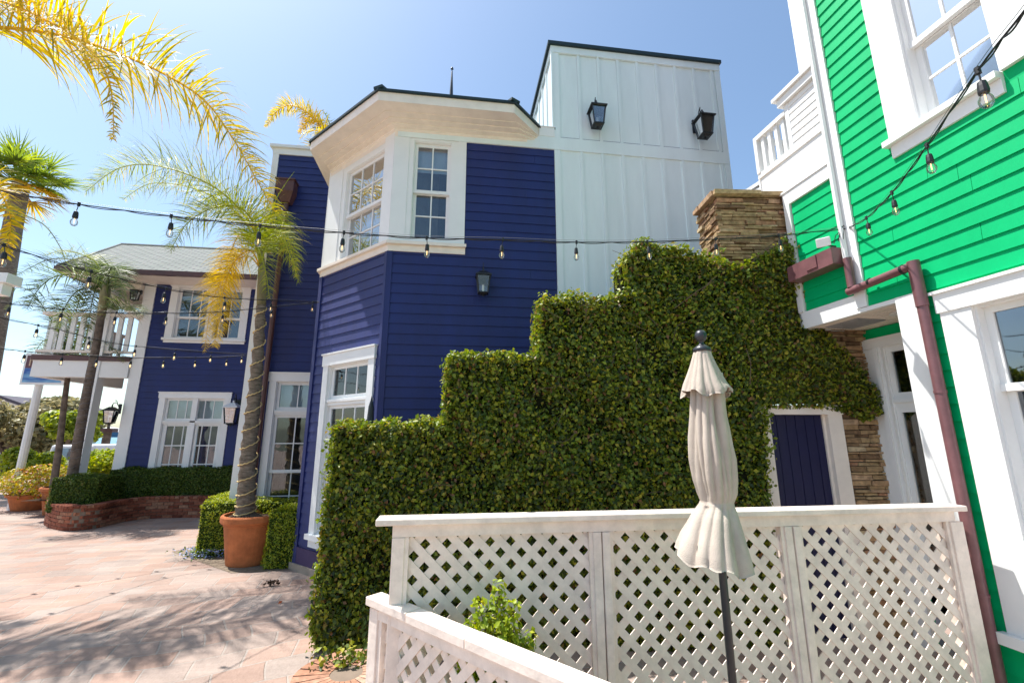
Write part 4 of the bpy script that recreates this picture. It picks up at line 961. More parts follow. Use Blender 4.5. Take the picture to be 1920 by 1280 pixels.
xp = WX0-.2; q = at(238, 762, 11.9); lantern((xp+.02, 11.82, q.z+.03), (-1,-.15,0), 1.3, 'black lantern on the white corner post under the balcony', 'wall lanterns on the houses', 'glasslt')
q = at(275, 548, 11.9); lantern((xp+.02, 11.82, q.z+.08), (-1,-.15,0), 1.0, 'black lantern on the white corner post above the balcony', 'wall lanterns on the houses', 'glasslt')
# floodlight on the green wall
q = FG.px(1568, 462); fp = FG.pt(q[0], .0, q[1]); FL = thing('floodlight', 'small white floodlight on the green wall under the string light hook', 'lamp', tuple(fp))
m = MB(); h0 = Vector(dep(1545, 455, 3.45)); m.tube([fp, fp+FG.n*.08, h0+Vector((.05,.0,.0))], .008, 6); m.build('arm', M['black'], FL)
m = MB(); ax = (h0-(fp+FG.n*.08)).normalized(); m.bar(h0-ax*.05, h0+ax*.06, .085, .06); m.bar(h0+ax*.06, h0+ax*.075, .10, .075); m.build('lamp_head', M['shell'], FL, bevel=.006)

# ------------------------------------------------------------------ string lights
def spline(pts, n=10):
    P = [Vector(p) for p in pts]; o = []
    for i in range(len(P)-1):
        a, b, c, d = P[max(i-1,0)], P[i], P[i+1], P[min(i+2, len(P)-1)]
        for k in range(n):
            t = k/n; o.append(.5*((2*b)+(c-a)*t+(2*a-5*b+4*c-d)*t*t+(3*b-3*c+d-a)*t**3))
    return o+[P[-1]]
def proj(P):
    P = Vector(P)-Vector((0,0,EYE)); r_ = P.x*math.cos(_y)-P.y*math.sin(_y); F_ = P.x*math.sin(_y)+P.y*math.cos(_y)
    return 960+FPX*r_/(F_*math.cos(_p)+P.z*math.sin(_p))
def string(name, label, cab, bulbs, sc=1.0, steel=True, lit=False, drop=.05):
    """cab: (px,py,depth) control points; bulbs: px positions"""
    P0 = [dep(*c) for c in cab]; pts = spline(P0, 14); T = thing(name, label, 'string light', tuple(P0[-1]), 'cafe string lights over the courtyard')
    m = MB(); m.tube(pts, .0036, 6)
    m.tube([p+Vector((0,0,.0-.012*abs(math.sin(i*.45)))) for i, p in enumerate(pts)], .003, 5)
    m.build('cable', M['cable'], T)
    if steel:
        m = MB(); m.tube([p+Vector((0,0,.016)) for p in pts], .0013, 4); m.build('support_wire', M['steel'], T)
    fine = spline(P0, 60); xs = [proj(p) for p in fine]
    for i, bx in enumerate(bulbs):
        k = min(range(len(xs)), key=lambda j: abs(xs[j]-bx)); p = fine[k]; rd = random.Random(i*7+int(abs(cab[0][1]))); sw = Vector((rd.uniform(-.012,.012), rd.uniform(-.01,.01), 0))
        q = p+Vector((0,0,-drop))+sw
        m = MB(); m.tube([p+Vector((0,0,.012)), p-Vector((0,0,.014))], .009*sc, 8); m.tube([p, q], .0028, 5); m.lathe(q-Vector((0,0,.05*sc)), [(.0145*sc,0),(.016*sc,.008*sc),(.0145*sc,.03*sc),(.012*sc,.046*sc),(.004*sc,.052*sc)], 10)
        so_ = m.build('socket', M['cable'], T)
        c = q-Vector((0,0,.05*sc)); m = MB(); m.lathe(c-Vector((0,0,.058*sc)), [(.001,0),(.010*sc,.003*sc),(.0185*sc,.014*sc),(.021*sc,.027*sc),(.019*sc,.038*sc),(.0125*sc,.052*sc),(.011*sc,.058*sc)], 14, cap=False); m.build('bulb', M['bulb'], so_, smooth=True)
        m = MB(); m.tube([c-Vector((0,0,.004)), c-Vector((0,0,.036*sc))], .0022*sc+(.004 if lit else 0), 5); m.build('filament', M['fil'], so_)
    return T
string('string_light', 'nearest string of bulbs crossing the whole courtyard to the green house', [(-1500,60,1.75),(-600,225,2.25),(-150,318,2.62),(0,357,2.66),(148,383,2.72),(321,405,2.79),(488,423,2.86),(645,436,2.95),(800,446,3.05),(943,449,3.16),(1081,454,3.28),(1214,453,3.4),(1342,448,3.5),(1460,441,3.62),(1585,428,3.74)],
       [-10,148,321,488,645,800,943,1081,1214,1342,1460], 1.0)
string('string_light', 'string of bulbs rising from the green wall over the camera at the right', [(1588,428,3.72),(1625,408,3.25),(1673,360,2.6),(1733,280,2.0),(1835,130,1.30),(1925,15,1.02),(2100,-220,.8)],
       [1624,1672,1738,1834], 1.0)
string('string_light', 'upper string of bulbs from the left edge to the bay corner', [(-60,435,2.6),(0,457,2.9),(134,499,3.5),(292,537,4.3),(413,557,5.0),(500,562,5.7),(598,566,6.55)], [8,172,311,421,511,588], 1.05)
string('string_light', 'nearly level string of bulbs ending at the bay corner under another', [(-60,560,4.7),(0,567,4.8),(124,580,5.0),(215,586,5.2),(318,587,5.5),(416,584,5.8),(504,576,6.2),(598,567,6.55)], [20,119,218,313,417,508], 1.05)
string('string_light', 'string of bulbs sloping down to the far tower corner', [(-60,580,4.8),(0,595,5.1),(111,618,5.7),(188,638,6.2),(265,650,6.7),(386,660,7.3),(475,665,8.1)], [72,167,255,329,396,456], 1.1, lit=True)
string('string_light', 'sagging string of bulbs low in front of the balcony', [(-60,648,5.6),(0,653,5.8),(67,660,6.1),(185,668,6.6),(269,671,7.0),(403,670,7.7),(475,666,8.1)], [47,117,183,248,308,368,427], 1.1, lit=True)
hk = MB(); p = FG.pt(FG.px(1590,430)[0], 0, FG.px(1590,430)[1]); hkT = thing('cable_hook', 'black hook on the green wall where the string lights meet', 'hook', tuple(p))
hk.tube([p, p+FG.n*.05, p+FG.n*.06+Vector((0,0,.02)), p+FG.n*.04+Vector((0,0,.03))], .006, 6)
for kx in range(3): hk.tube([p+FG.n*.05, p+FG.n*.06+Vector((-.02*kx,.02*kx,-.05)), p+FG.n*.07+Vector((-.03*kx,.02*kx,-.10-.015*kx))], .004, 5)
hk.build('hook', M['black'], hkT)

# ------------------------------------------------------------------ pots, hedges, planter
def pot(name, C, r, h, label, soil=True):
    T = thing(name, label, 'pot', (C.x, C.y, G)); m = MB()
    m.lathe((C.x, C.y, G), [(r*.70,0),(r*.72,.02),(r*.90,h*.78),(r*.93,h*.80),(r*.93,h*.83),(r*1.0,h*.85),(r*1.03,h*.88),(r*1.03,h*.97),(r*1.0,h),(r*.92,h),(r*.88,h*.9)], 40, cap=False); m.build('pot_body', M['terracotta'], T, smooth=False)
    m = MB(); m.lathe((C.x, C.y, G), [(r*.89,h*.86),(r*.89,h*.9),(.02,h*.92)], 24); m.build('soil', M['soil'], T); return T
pc_ = gnd(446, 1064); PC = Vector((pc_.x+.03, pc_.y+.28, G)); PR, PH = .42, .80
tz_ = at(450, 962, PC.y).z; PH = tz_-G+.0
pot('terracotta_pot', PC, PR, PH, 'large terracotta pot holding the light wrapped palm among box hedges')
def hedge(name, c, h, n, size, label, mm='hedge', rz=0, seed=1, group=None):
    T = thing(name, label, 'hedge', (c[0], c[1], G), group); m = MB(); i0 = 0
    ca, sa = math.cos(rz), math.sin(rz)
    hh = [h[0]-.035, h[1]-.035, h[2]-.035]; p = []
    for z in (-h[2], hh[2]):
        for x, y in ((-1,-1),(1,-1),(1,1),(-1,1)): p.append((c[0]+x*hh[0]*ca-y*hh[1]*sa, c[1]+x*hh[0]*sa+y*hh[1]*ca, c[2]+z))
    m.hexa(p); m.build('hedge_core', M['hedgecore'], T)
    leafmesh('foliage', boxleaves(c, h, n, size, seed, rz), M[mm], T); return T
gh = 'clipped box hedges round the potted palm'
b0 = gnd(525, 1068); hedge('box_hedge', (b0.x+.10, b0.y+.28, G+.38), (.36, .26, .40), 15000, .028, 'small clipped box hedge right of the large palm pot', seed=3, group=gh)
b1 = gnd(385, 1022); hedge('box_hedge', (b1.x+.12, b1.y+.42, G+.37), (.26, .36, .39), 13000, .028, 'small clipped box hedge left of the large palm pot', seed=4, group=gh)
b2 = at(500, 945, 7.95); hedge('box_hedge', (b2.x+.05, 7.95, G+.38), (.95, .22, .42), 20000, .028, 'low clipped box hedge behind the large palm pot by the tower window', seed=5, group=gh)
# blue flowers
fc = gnd(395, 1040); T = thing('flower_bed', 'patch of small pale blue flowers beside the large palm pot', 'flowers', (fc.x, fc.y, G)); rr = np.random.default_rng(9)
C_ = np.stack([fc.x+rr.normal(0,.17,1800), fc.y+rr.normal(.0,.13,1800), G+rr.uniform(0,.13,1800)], 1); leafmesh('flowers', leaves(C_, np.tile([0,-.2,1.],(1800,1)), .032, 5), M['flowerB'], T)
m = MB(); a = gnd(322, 1034); b = gnd(372, 1022); c = gnd(440, 1070); dd_ = gnd(585, 1075)
m.poly([a+Vector((0,0,.004)), c+Vector((0,-.1,.004)), c+Vector((1.6,.0,.004)), b+Vector((1.9,1.2,.004)), b+Vector((0,0,.004))]); tag(m.build('planting_bed', mat('bed_soil', (.24,.19,.14), .95, .1, noise=.3, scale=14, bump=.6)), kind='structure')
# brick planter with long hedge
PLp = [gnd(98, 958), gnd(82, 982), gnd(118, 995), gnd(175, 991), gnd(212, 982), gnd(250, 975), gnd(300, 971), gnd(370, 970), gnd(440, 969)]
PLp = [Vector((p.x, p.y, 0)) for p in PLp]; PLp = [Vector(p) for p in PLp]
end = PLp[-1]+Vector((1.6, .0, 0)); PLs = spline(PLp+[end], 5)
PZ = .31
T = thing('brick_planter', 'curved low red brick planter with a clipped hedge in it', 'planter', (-6.5, 11, G)); m = MB(); rd = random.Random(3)
L = [0]; 
for a, b in zip(PLs[:-1], PLs[1:]): L.append(L[-1]+(b-a).length)
def al(s):
    s = max(0, min(L[-1]-1e-4, s))
    for i in range(len(L)-1):
        if L[i+1] >= s: f = (s-L[i])/(L[i+1]-L[i]+1e-9); d = (PLs[i+1]-PLs[i]).normalized(); return PLs[i].lerp(PLs[i+1], f), Vector((d.y, -d.x, 0)) if d.x > 0 or True else d
nr = 6; rh = (PZ-G-.05)/nr
for row in range(nr+1):
    s = -.1*(row % 2); z0_, z1_ = G+row*rh+.004, G+(row+1)*rh-.006
    if row == nr: z0_, z1_ = PZ-.048, PZ
    bl_ = .215 if row < nr else .10
    while s < L[-1]:
        a, na = al(s+.004); b, nb_ = al(s+bl_-.006); j = rd.uniform(0,.008)+(.025 if row == nr else 0)
        q = []
        for z in (z0_, z1_): q += [a+na*j+Vector((0,0,z)), b+nb_*j+Vector((0,0,z)), b-nb_*(.2)+Vector((0,0,z)), a-na*(.2)+Vector((0,0,z))]
        m.hexa(q); s += bl_
m.build('brickwork', M['brick'], T)
m = MB()
for a, b in zip(PLs[:-1], PLs[1:]):
    d = (b-a).normalized(); nn_ = Vector((d.y,-d.x,0)); q = []
    for z in (G, PZ-.03): q += [a-nn_*.012+Vector((0,0,z)), b-nn_*.012+Vector((0,0,z)), b-nn_*.19+Vector((0,0,z)), a-nn_*.19+Vector((0,0,z))]
    m.hexa(q)
m.build('mortar_core', M['mortar'], T)
m = MB(); A = [p for p in PLs]; m.poly([Vector((p.x+ .05, p.y+.12, PZ-.1)) for p in A]+[Vector((A[-1].x, 11.85, PZ-.1)), Vector((A[0].x, 11.85, PZ-.1))]); m.build('soil', M['soil'], T)
hx0 = at(200, 900, 11.6).x; hx1 = -4.0; htz = at(330, 878, 11.6).z
hedge('clipped_hedge', ((hx0+hx1)/2, 11.80, (htz+PZ-.15)/2), ((hx1-hx0)/2, .22, (htz-PZ+.15)/2), 42000, .034, 'long dark clipped hedge in the brick planter under the blue wall', 'hedgedk', seed=8)
lx = at(160, 905, 10.85); hedge('clipped_hedge', (lx.x, 10.90, (htz+PZ-.2)/2-.03), (.46, .34, (htz-PZ+.15)/2-.02), 16000, .032, 'short browner clipped hedge at the rounded end of the brick planter', 'hedgedk', seed=9)
# debris
q = gnd(511, 1098); T = MB(); LVd = leaves(np.stack([q.x+rr.normal(0,.035,40), q.y+rr.normal(0,.03,40), G+.02+rr.uniform(0,.04,40)],1), np.tile([0,0,1.],(40,1)), .045, 3)
o = leafmesh('dry_leaf_clump', LVd, M['soil']); tag(o, 'small dark clump of dry leaves lying on the paving', 'debris')
q = gnd(525, 1131); T = leaves(np.array([[q.x,q.y,G+.012]]), np.array([[.2,-.4,1.]]), .06, 3, jitter=.05); tag(leafmesh('fallen_leaf', T, mat('dead_leaf', (.30,.07,.02), .8, .2)), 'single rusty fallen leaf on the paving near the ivy wall', 'leaf')
# black ornament behind the hedge: a folded dark parasol with an iron tip
q = FB.px(694, 790, .35); P = FB.pt(q[0], .35, 0); T = thing('iron_ornament', 'black pointed iron ornament standing by the bay window behind the ivy', 'ornament', (P.x, P.y, G)); zt_ = FB.px(697,742,.35)[1]
m = MB(); m.lathe((P.x, P.y, 0), [(.1,G),(.09,G+.05),(.02,G+.1),(.02,1.45),(.05,1.5),(.055,1.6),(.03,zt_-.12),(.012,zt_-.05),(.003,zt_)], 12)
for k in range(10):
    a = k*2.4; z = 1.45+.05*k*.8; m.tube([(P.x,P.y,z),(P.x+.05*math.cos(a),P.y+.05*math.sin(a),z+.02),(P.x+.07*math.cos(a),P.y+.07*math.sin(a),z-.02),(P.x+.05*math.cos(a),P.y+.05*math.sin(a),z-.05)], .006, 5)
m.build('ironwork', M['black'], T)

# ------------------------------------------------------------------ palms
def strip(mb, base, d, side, length, w, droop, n=5, twist=0):
    """tapered leaflet bending under gravity"""
    p = Vector(base); d = Vector(d).normalized(); st = length/n; i0 = len(mb.v)
    for k in range(n+1):
        f = k/n; ww = w*(.55+.9*f if f < .35 else (1-f)*1.35+.02)*.5
        s_ = Vector(side)-d*Vector(side).dot(d)
        if s_.length < 1e-4: s_ = Vector((1,0,0))
        s_.normalize(); mb.v.append(tuple(p-s_*ww)); mb.v.append(tuple(p+s_*ww))
        p = p+d*st; d = (d+Vector((0,0,-1))*droop*(.35+1.3*f)).normalized()
    for k in range(n): a = i0+2*k; mb.f.append((a,a+1,a+3,a+2))
def frond(name, pts, parent, mm, n=70, ll=.5, w=.03, droop=.22, seed=1, start=.12, rr_=.016, plume=.5, uprise=.35, endlen=.45, stemmat='crownshaft', seg=5, side_bias=0):
    sp = spline(pts, 12); rd = random.Random(seed); m = MB(); Ls = [0]
    for a, b in zip(sp[:-1], sp[1:]): Ls.append(Ls[-1]+(b-a).length)
    T = Ls[-1]; m.tube(sp, [rr_*(1-.85*i/(len(sp)-1)) for i in range(len(sp))], 6)
    nv_ = len(m.f)
    for k in range(n):
        f = start+(1-start)*(k+rd.random())/n; s = f*T; i = max(j for j in range(len(Ls)-1) if Ls[j] <= s); tt = (s-Ls[i])/(Ls[i+1]-Ls[i]+1e-9)
        p = sp[i].lerp(sp[i+1], tt); t = (sp[i+1]-sp[i]).normalized(); u = Vector((0,0,1)); sd_ = t.cross(u)
        if sd_.length < .15: sd_ = t.cross(Vector((0,1,0)))
        sd_.normalize(); up = sd_.cross(t).normalized()
        for sg in (1, -1):
            an = rd.gauss(0, plume)
            d = t*rd.uniform(.35,.75)+sd_*sg*math.cos(an)+up*(uprise*rd.uniform(.2,1.6)+math.sin(an))
            lf = math.sin(math.pi*min(1, .18+.75*f))**.7; L_ = ll*(lf if f < .6 else lf*(1-(1-endlen)*(f-.6)/.4))*rd.uniform(.75,1.15)
            strip(m, p, d, t, L_, w*rd.uniform(.7,1.15)*(1-.45*f), droop*rd.uniform(.6,1.4), seg)
    o = m.build(name, M[mm], parent); return o
def crownfronds(C, n, length, parent, mm, seed, nl=46, ll=.35, w=.022, rise=(.2,1.3), droopk=1.0, skip=None, mats=None, az0=0, rr_=.012):
    rd = random.Random(seed)
    for k in range(n):
        az = az0+2*math.pi*k/n+rd.uniform(-.25,.25); el = rd.uniform(*rise); L_ = length*rd.uniform(.8,1.1)
        if skip and skip(az): continue
        pts = []; p = Vector(C); d = Vector((math.cos(az)*math.cos(el), math.sin(az)*math.cos(el), math.sin(el)))
        for j in range(7): pts.append(p.copy()); p = p+d*L_/6; d = (d+Vector((0,0,-1))*(.16+.10*j)*droopk).normalized()
        frond('frond', pts, parent, rd.choice(mats) if mats else mm, nl, ll, w, .25, seed*31+k, rr_=rr_)
def trunk(parent, pts, r0, r1, name='trunk', mt='bark', rings=0):
    sp = spline(pts, 10); m = MB(); n = len(sp); rd = random.Random(4)
    rad = [r0+(r1-r0)*i/(n-1)+(.012*math.sin(i*2.1) if rings else 0)+(.06*math.exp(-i/2.0) if rings else 0) for i in range(n)]
    m.tube(sp, rad, 14); return m.build(name, M[mt], parent, smooth=True)
# potted palm
T1 = thing('potted_palm', 'queen palm in the large terracotta pot with lights wound round its trunk', 'palm', (PC.x, PC.y, G+PH*.9)); PY = PC.y
tp = [at(458, 975, PY), at(462, 935, PY), at(466, 850, PY), at(476, 750, PY), at(484, 660, PY), at(490, 570, PY)]
trunk(T1, tp, .140, .066, rings=1)
m = MB(); cs = [at(490, 572, PY), at(491, 530, PY), at(491, 490, PY), at(486, 455, PY)]; m.tube(cs, [.070,.066,.05,.03], 12); m.build('crownshaft', M['crownshaft'], T1, smooth=True)
m = MB(); rd = random.Random(2); b_ = tp[0]
for k in range(60):
    a = rd.uniform(0, 6.28); q0 = b_+Vector((.12*math.cos(a), .12*math.sin(a), .10)); m.tube([q0, q0+Vector((.10*math.cos(a), .10*math.sin(a), -.05)), q0+Vector((.17*math.cos(a), .17*math.sin(a), -.13))], .010, 4)
m.build('roots', M['twig'], T1)
CP = at(489, 480, PY)
def FP(lst): return [dep(*q) for q in lst]
dC = CP.x*math.sin(_y)+CP.y*math.cos(_y)
frond('frond', FP([(489,500,dC),(470,420,dC-.1),(400,350,dC-.3),(300,312,dC-.5),(225,315,dC-.6),(160,360,dC-.7)]), T1, 'frondG', 247, 0.83, 0.0165, 0.38, 1, rr_=.02, plume=.6)
frond('frond', FP([(489,500,dC),(468,430,dC+.3),(420,380,dC+.6),(350,350,dC+.8),(280,345,dC+.9),(230,375,dC+1)]), T1, 'frondG', 208, 0.74, 0.0165, 0.38, 2, rr_=.02, plume=.6)
frond('frond', FP([(489,500,dC),(480,430,dC-.4),(450,390,dC-.7),(400,390,dC-1),(350,420,dC-1.1),(320,470,dC-1.2)]), T1, 'frondG', 182, 0.67, 0.0165, 0.38, 3, rr_=.018, plume=.6)
frond('frond', FP([(489,500,dC),(498,430,dC),(515,400,dC+.1),(535,430,dC+.1),(548,480,dC+.1),(556,520,dC+.1)]), T1, 'frondG', 156, 0.48, 0.0165, 0.44, 4, rr_=.016, plume=.6)
frond('frond', FP([(489,500,dC),(505,440,dC-.2),(528,440,dC-.4),(540,470,dC-.5),(552,500,dC-.5),(560,530,dC-.5)]), T1, 'frondG', 130, 0.46, 0.0145, 0.44, 5, rr_=.014, plume=.7)
frond('frond', FP([(489,500,dC),(478,450,dC+.2),(450,440,dC+.3),(430,480,dC+.3),(415,540,dC+.3),(405,610,dC+.3)]), T1, 'frondO', 182, 0.48, 0.0145, 0.38, 6, rr_=.014, plume=.7)
frond('frond', FP([(489,505,dC),(470,470,dC-.2),(440,490,dC-.3),(420,540,dC-.3),(412,590,dC-.3),(402,650,dC-.3)]), T1, 'frondO', 156, 0.46, 0.0165, 0.31, 7, rr_=.014, plume=.7)
frond('frond', FP([(489,505,dC),(465,480,dC),(430,500,dC+.1),(400,560,dC+.1),(388,620,dC+.1),(384,660,dC+.1)]), T1, 'frondO', 130, 0.35, 0.0132, 0.31, 8, rr_=.012, plume=.7)
frond('frond', FP([(489,500,dC),(500,440,dC+.4),(510,395,dC+.9),(500,370,dC+1.4),(490,365,dC+1.9)]), T1, 'frondG', 130, 0.60, 0.0145, 0.38, 9, rr_=.016, plume=.6)
frond('frond', FP([(489,500,dC),(480,460,dC-.3),(478,450,dC-.6),(490,480,dC-.85),(500,520,dC-.9),(505,560,dC-.95)]), T1, 'frondG', 114, 0.46, 0.0132, 0.38, 10, rr_=.014, plume=.6)
frond('frond', FP([(489,500,dC),(495,440,dC),(515,380,dC+.0),(535,345,dC+.0),(552,322,dC)]), T1, 'frondG', 8, 0.05, 0.010, .1, 11, rr_=.012, start=.5)
# rope light wound round the trunk
sp = spline(tp, 40); pts = []; nT = 15.5; N_tot = len(sp)
for i in range(int(nT*22)):
    f = .06+.94*i/(nT*22); k = int(f*(N_tot-1)); p = sp[k]; rad = .140+(.066-.140)*f+.014; a = 2*math.pi*nT*f; pts.append(p+Vector((rad*math.cos(a), rad*math.sin(a), .03*math.sin(a))))
m = MB(); m.tube(pts, .0085, 6); o = m.build('rope_light', M['rope']); tag(o, 'pale rope light wound in a spiral round the potted palm trunk', 'rope light')
# two leaning palms at the left
PB = pot('terracotta_pot', gnd(88, 968)+Vector((.0,.40,0)), .46, at(85, 912, gnd(88,968).y+.3).z-G, 'tall terracotta pot at the end of the brick planter with a slim palm')
pb_ = gnd(88, 968)+Vector((.1,.40,0)); Y2 = pb_.y
T2 = thing('slim_palm', 'slim young palm in the tall terracotta pot left of the porch post', 'palm', (pb_.x, pb_.y, G+.5))
trunk(T2, [Vector((at(102,905,Y2).x, Y2, G+.5)), at(112,830,Y2), at(120,760,Y2), at(128,700,Y2)], .075, .05, mt='bark2')
d2 = at(128,700,Y2); d2 = d2.x*math.sin(_y)+d2.y*math.cos(_y)
for i, l in enumerate(([(128,705),(120,650),(100,600),(70,570),(35,565),(10,580)], [(128,705),(118,640),(90,590),(60,548),(30,540),(5,560)], [(128,705),(150,655),(175,620),(200,600),(235,585),(262,600)], [(128,705),(135,650),(140,600),(150,560),(165,545),(180,560)], [(128,705),(115,670),(95,640),(80,640),(65,665),(60,700)], [(128,705),(160,670),(190,650),(215,655),(232,680)], [(128,705),(132,650),(120,600),(100,560),(85,540)])):
    frond('frond', [dep(x, y, d2+.12*j*(-1)**i) for j, (x, y) in enumerate(l)], T2, 'frondD', 80, .46, .026, .25, 20+i, rr_=.018, plume=.5)
Y3 = 10.9; T3 = thing('leaning_palm', 'taller palm leaning right in front of the balcony with lights on its trunk', 'palm', (at(135,890,Y3).x, Y3, G))
trunk(T3, [Vector((at(136,905,Y3).x, Y3, G)), at(146,830,Y3), at(164,730,Y3), at(180,650,Y3), at(190,590,Y3)], .095, .07, mt='bark2')
m = MB(); m.tube([at(190,592,Y3), at(197,550,Y3), at(204,510,Y3)], [.08,.10,.07], 10); m.build('crownshaft', M['crownshaft'], T3, smooth=True)
d3 = at(204,510,Y3); d3 = d3.x*math.sin(_y)+d3.y*math.cos(_y)
for i, l in enumerate(([(200,560),(190,510),(150,490),(100,485),(60,500),(25,520)], [(200,560),(180,530),(140,515),(100,520),(70,545),(50,580)], [(200,560),(170,540),(140,550),(120,580),(105,620)], [(200,560),(205,510),(215,500),(225,520),(228,560)], [(200,560),(185,500),(160,480),(120,470),(85,478)], [(200,570),(215,580),(240,575),(262,590)], [(200,560),(195,530),(180,540),(170,580),(165,620)])):
    frond('frond', [dep(x, y, d3+.15*j*(-1)**i) for j, (x, y) in enumerate(l)], T3, 'frondD' if i != 4 else 'frondG', 95, .55, .030, .25, 40+i, rr_=.022, plume=.5)
pts = []; spx = spline([Vector((at(136,905,Y3).x, Y3, G+.3)), at(146,830,Y3), at(164,730,Y3), at(176,670,Y3)], 40)
for i in range(26*18): f = i/(26*18); p = spx[int(f*(len(spx)-1))]; a = 2*math.pi*26*f; r_ = .105-.03*f; pts.append(p+Vector((r_*math.cos(a), r_*math.sin(a), 0)))
m = MB(); m.tube(pts, .004, 4); tag(m.build('rope_light', M['steel']), 'thin wire of lights wound round the taller leaning palm trunk', 'rope light')
# fan palm far left
Y4 = 17.; T4 = thing('fan_palm', 'tall fan palm with a brown trunk rising at the left edge', 'palm', (at(30,700,Y4).x, Y4, G))
cpt = at(40, 345, Y4); trunk(T4, [Vector((at(-8,700,Y4).x, Y4, G)), at(8,520,Y4), at(25,420,Y4), cpt], .30, .24, mt='bark')
rd = random.Random(8)
for k in range(44):
    az = rd.uniform(0, 2*math.pi); el = rd.uniform(-.7, 1.4); L_ = rd.uniform(1.2, 1.9); d = Vector((math.cos(az)*math.cos(el), math.sin(az)*math.cos(el), math.sin(el)))
    hub = cpt+Vector((0,0,.1))+d*L_*.55; m = MB(); m.tube([cpt, cpt+d*L_*.3, hub], .02, 5)
    s_ = d.cross(Vector((0,0,1))).normalized(); u_ = s_.cross(d)
    for j in range(22):
        a = -1.9+3.8*j/21; dd_ = d*math.cos(a)+s_*math.sin(a)+u_*rd.uniform(-.1,.15); strip(m, hub, dd_, s_ if abs(a) < 1 else u_, L_*.62*(1-.12*abs(a)), .075, .14, 4)
    m.build('fan_frond', M['fan' if el > -.3 else 'frondO'], T4)
# near palm: crown outside the frame, long golden fronds reaching in from the upper left
T5 = thing('golden_palm', 'near palm whose long golden drooping fronds hang over the upper left', 'palm', (-7.2, 3.2, G)); CC = Vector((-9.0, 5.6, 7.6))
trunk(T5, [Vector((-9.5, 5.5, G)), Vector((-9.4, 5.5, 3)), Vector((-9.1, 5.6, 5)), CC], .2, .13)
frond('frond', [CC]+[dep(*q) for q in ((-120,60,5.2),(0,52,5.4),(120,68,5.6),(220,100,5.8),(310,140,6.0),(385,190,6.2),(440,265,6.4),(480,335,6.5),(518,402,6.6))], T5, 'frondY', 190, 1.1, .044, .17, 51, rr_=.030, plume=.8, start=.3, uprise=.45, endlen=.55, seg=9)
frond('frond', [CC]+[dep(*q) for q in ((-140,-30,5.2),(-20,-5,5.2),(90,40,5.2),(160,85,5.2),(200,140,5.2),(212,200,5.3),(212,262,5.3))], T5, 'frondY', 190, .75, .044, .2, 52, rr_=.022, plume=.7, start=.3, uprise=.3, endlen=.3, seg=7)
frond('frond', [CC]+[dep(*q) for q in ((-160,260,5.4),(-80,320,5.4),(-10,350,5.4),(20,410,5.4),(8,485,5.4))], T5, 'frondY', 170, .62, .05, .2, 54, rr_=.02, plume=.8, start=.4, endlen=.4)
frond('frond', [CC]+[dep(*q) for q in ((-140,350,5.),(-60,370,5.),(20,395,5.),(80,420,5.),(112,462,5.),(122,490,5.))], T5, 'frondG', 70, .30, .014, .3, 55, rr_=.014, plume=.7, start=.4, endlen=.4)
frond('frond', [CC]+[dep(*q) for q in ((-120,60,5.2),(0,52,5.4),(120,70,5.6),(220,102,5.8),(310,142,6.0),(385,192,6.2),(440,267,6.4),(480,337,6.5),(518,404,6.6))], T5, 'frondD', 60, 1.4, .010, .30, 56, rr_=.006, plume=.5, start=.32, uprise=.6, endlen=.6, seg=10)
for k, az in enumerate((2.6, 3.3)):
    d = Vector((math.cos(az), math.sin(az), .8)).normalized(); pts = []; p = CC.copy()
    for j in range(7): pts.append(p.copy()); p = p+d*.7; d = (d+Vector((0,0,-.3))).normalized()
    frond('frond', pts, T5, 'frondY', 90, .9, .04, .2, 70+k, rr_=.025)
# palm behind the tower
Y6 = 13.5; c6 = at(628, 262, Y6); T6 = thing('rear_palm', 'palm crown showing over the bay roof behind the tower', 'palm', (c6.x, Y6, G)); trunk(T6, [Vector((c6.x, Y6, G)), Vector((c6.x, Y6, 4)), c6], .2, .15)
d6 = c6.x*math.sin(_y)+c6.y*math.cos(_y)
frond('frond', [c6]+[dep(x, y, d6) for x, y in ((600,232),(572,208),(545,198),(520,208),(498,238))], T6, 'frondY', 170, .55, .05, .3, 61, rr_=.03, plume=.8, start=.05)
frond('frond', [c6]+[dep(x, y, d6+.3) for x, y in ((602,240),(590,225),(578,228),(560,250))], T6, 'frondO', 110, .5, .05, .3, 62, rr_=.03, plume=.8, start=.05)
frond('frond', [c6]+[dep(x, y, d6+.3) for x, y in ((618,232),(610,215),(604,206))], T6, 'frondG', 30, .35, .04, .1, 63, rr_=.02, plume=.8, start=.05)
crownfronds(c6, 6, 1.6, T6, 'frondY', 64, nl=36, ll=.4, w=.04, rise=(-.6,.1), rr_=.02)

# ------------------------------------------------------------------ pots and flowers at the left
q = gnd(22, 960)+Vector((0,.45,0)); pz = at(25, 925, q.y).z-G; pot('terracotta_pot', q, .46, pz, 'squat terracotta pot of yellow flowers at the left edge')
T = thing('flowering_plant', 'bushy yellow and green flowering plant filling the squat pot at the left edge', 'plant', (q.x, q.y, G+pz))
rr = np.random.default_rng(21); n = 3200; v = rr.normal(0, 1, (n, 3)); v /= np.linalg.norm(v, axis=1)[:, None]; C_ = v*np.array([.85,.7,.42])*rr.uniform(.6,1.05,(n,1))+np.array([q.x+.15, q.y, G+pz+.28]); ok = C_[:, 2] > G+pz-.12
leafmesh('foliage', leaves(C_[ok], v[ok]+[0,0,.4], .075, 3), M['flowerY'], T)
m = MB()
for k in range(10): m.tube([(q.x, q.y, G+pz-.1), (q.x+.4*math.cos(k), q.y+.3*math.sin(k), G+pz+.2)], .01, 5)
m.build('stem', M['twig'], T)
q = gnd(62, 958)+Vector((0,.5,0)); pot('terracotta_pot', q, .30, at(60, 912, q.y).z-G-.12, 'small terracotta pot half hidden between the two bigger pots')
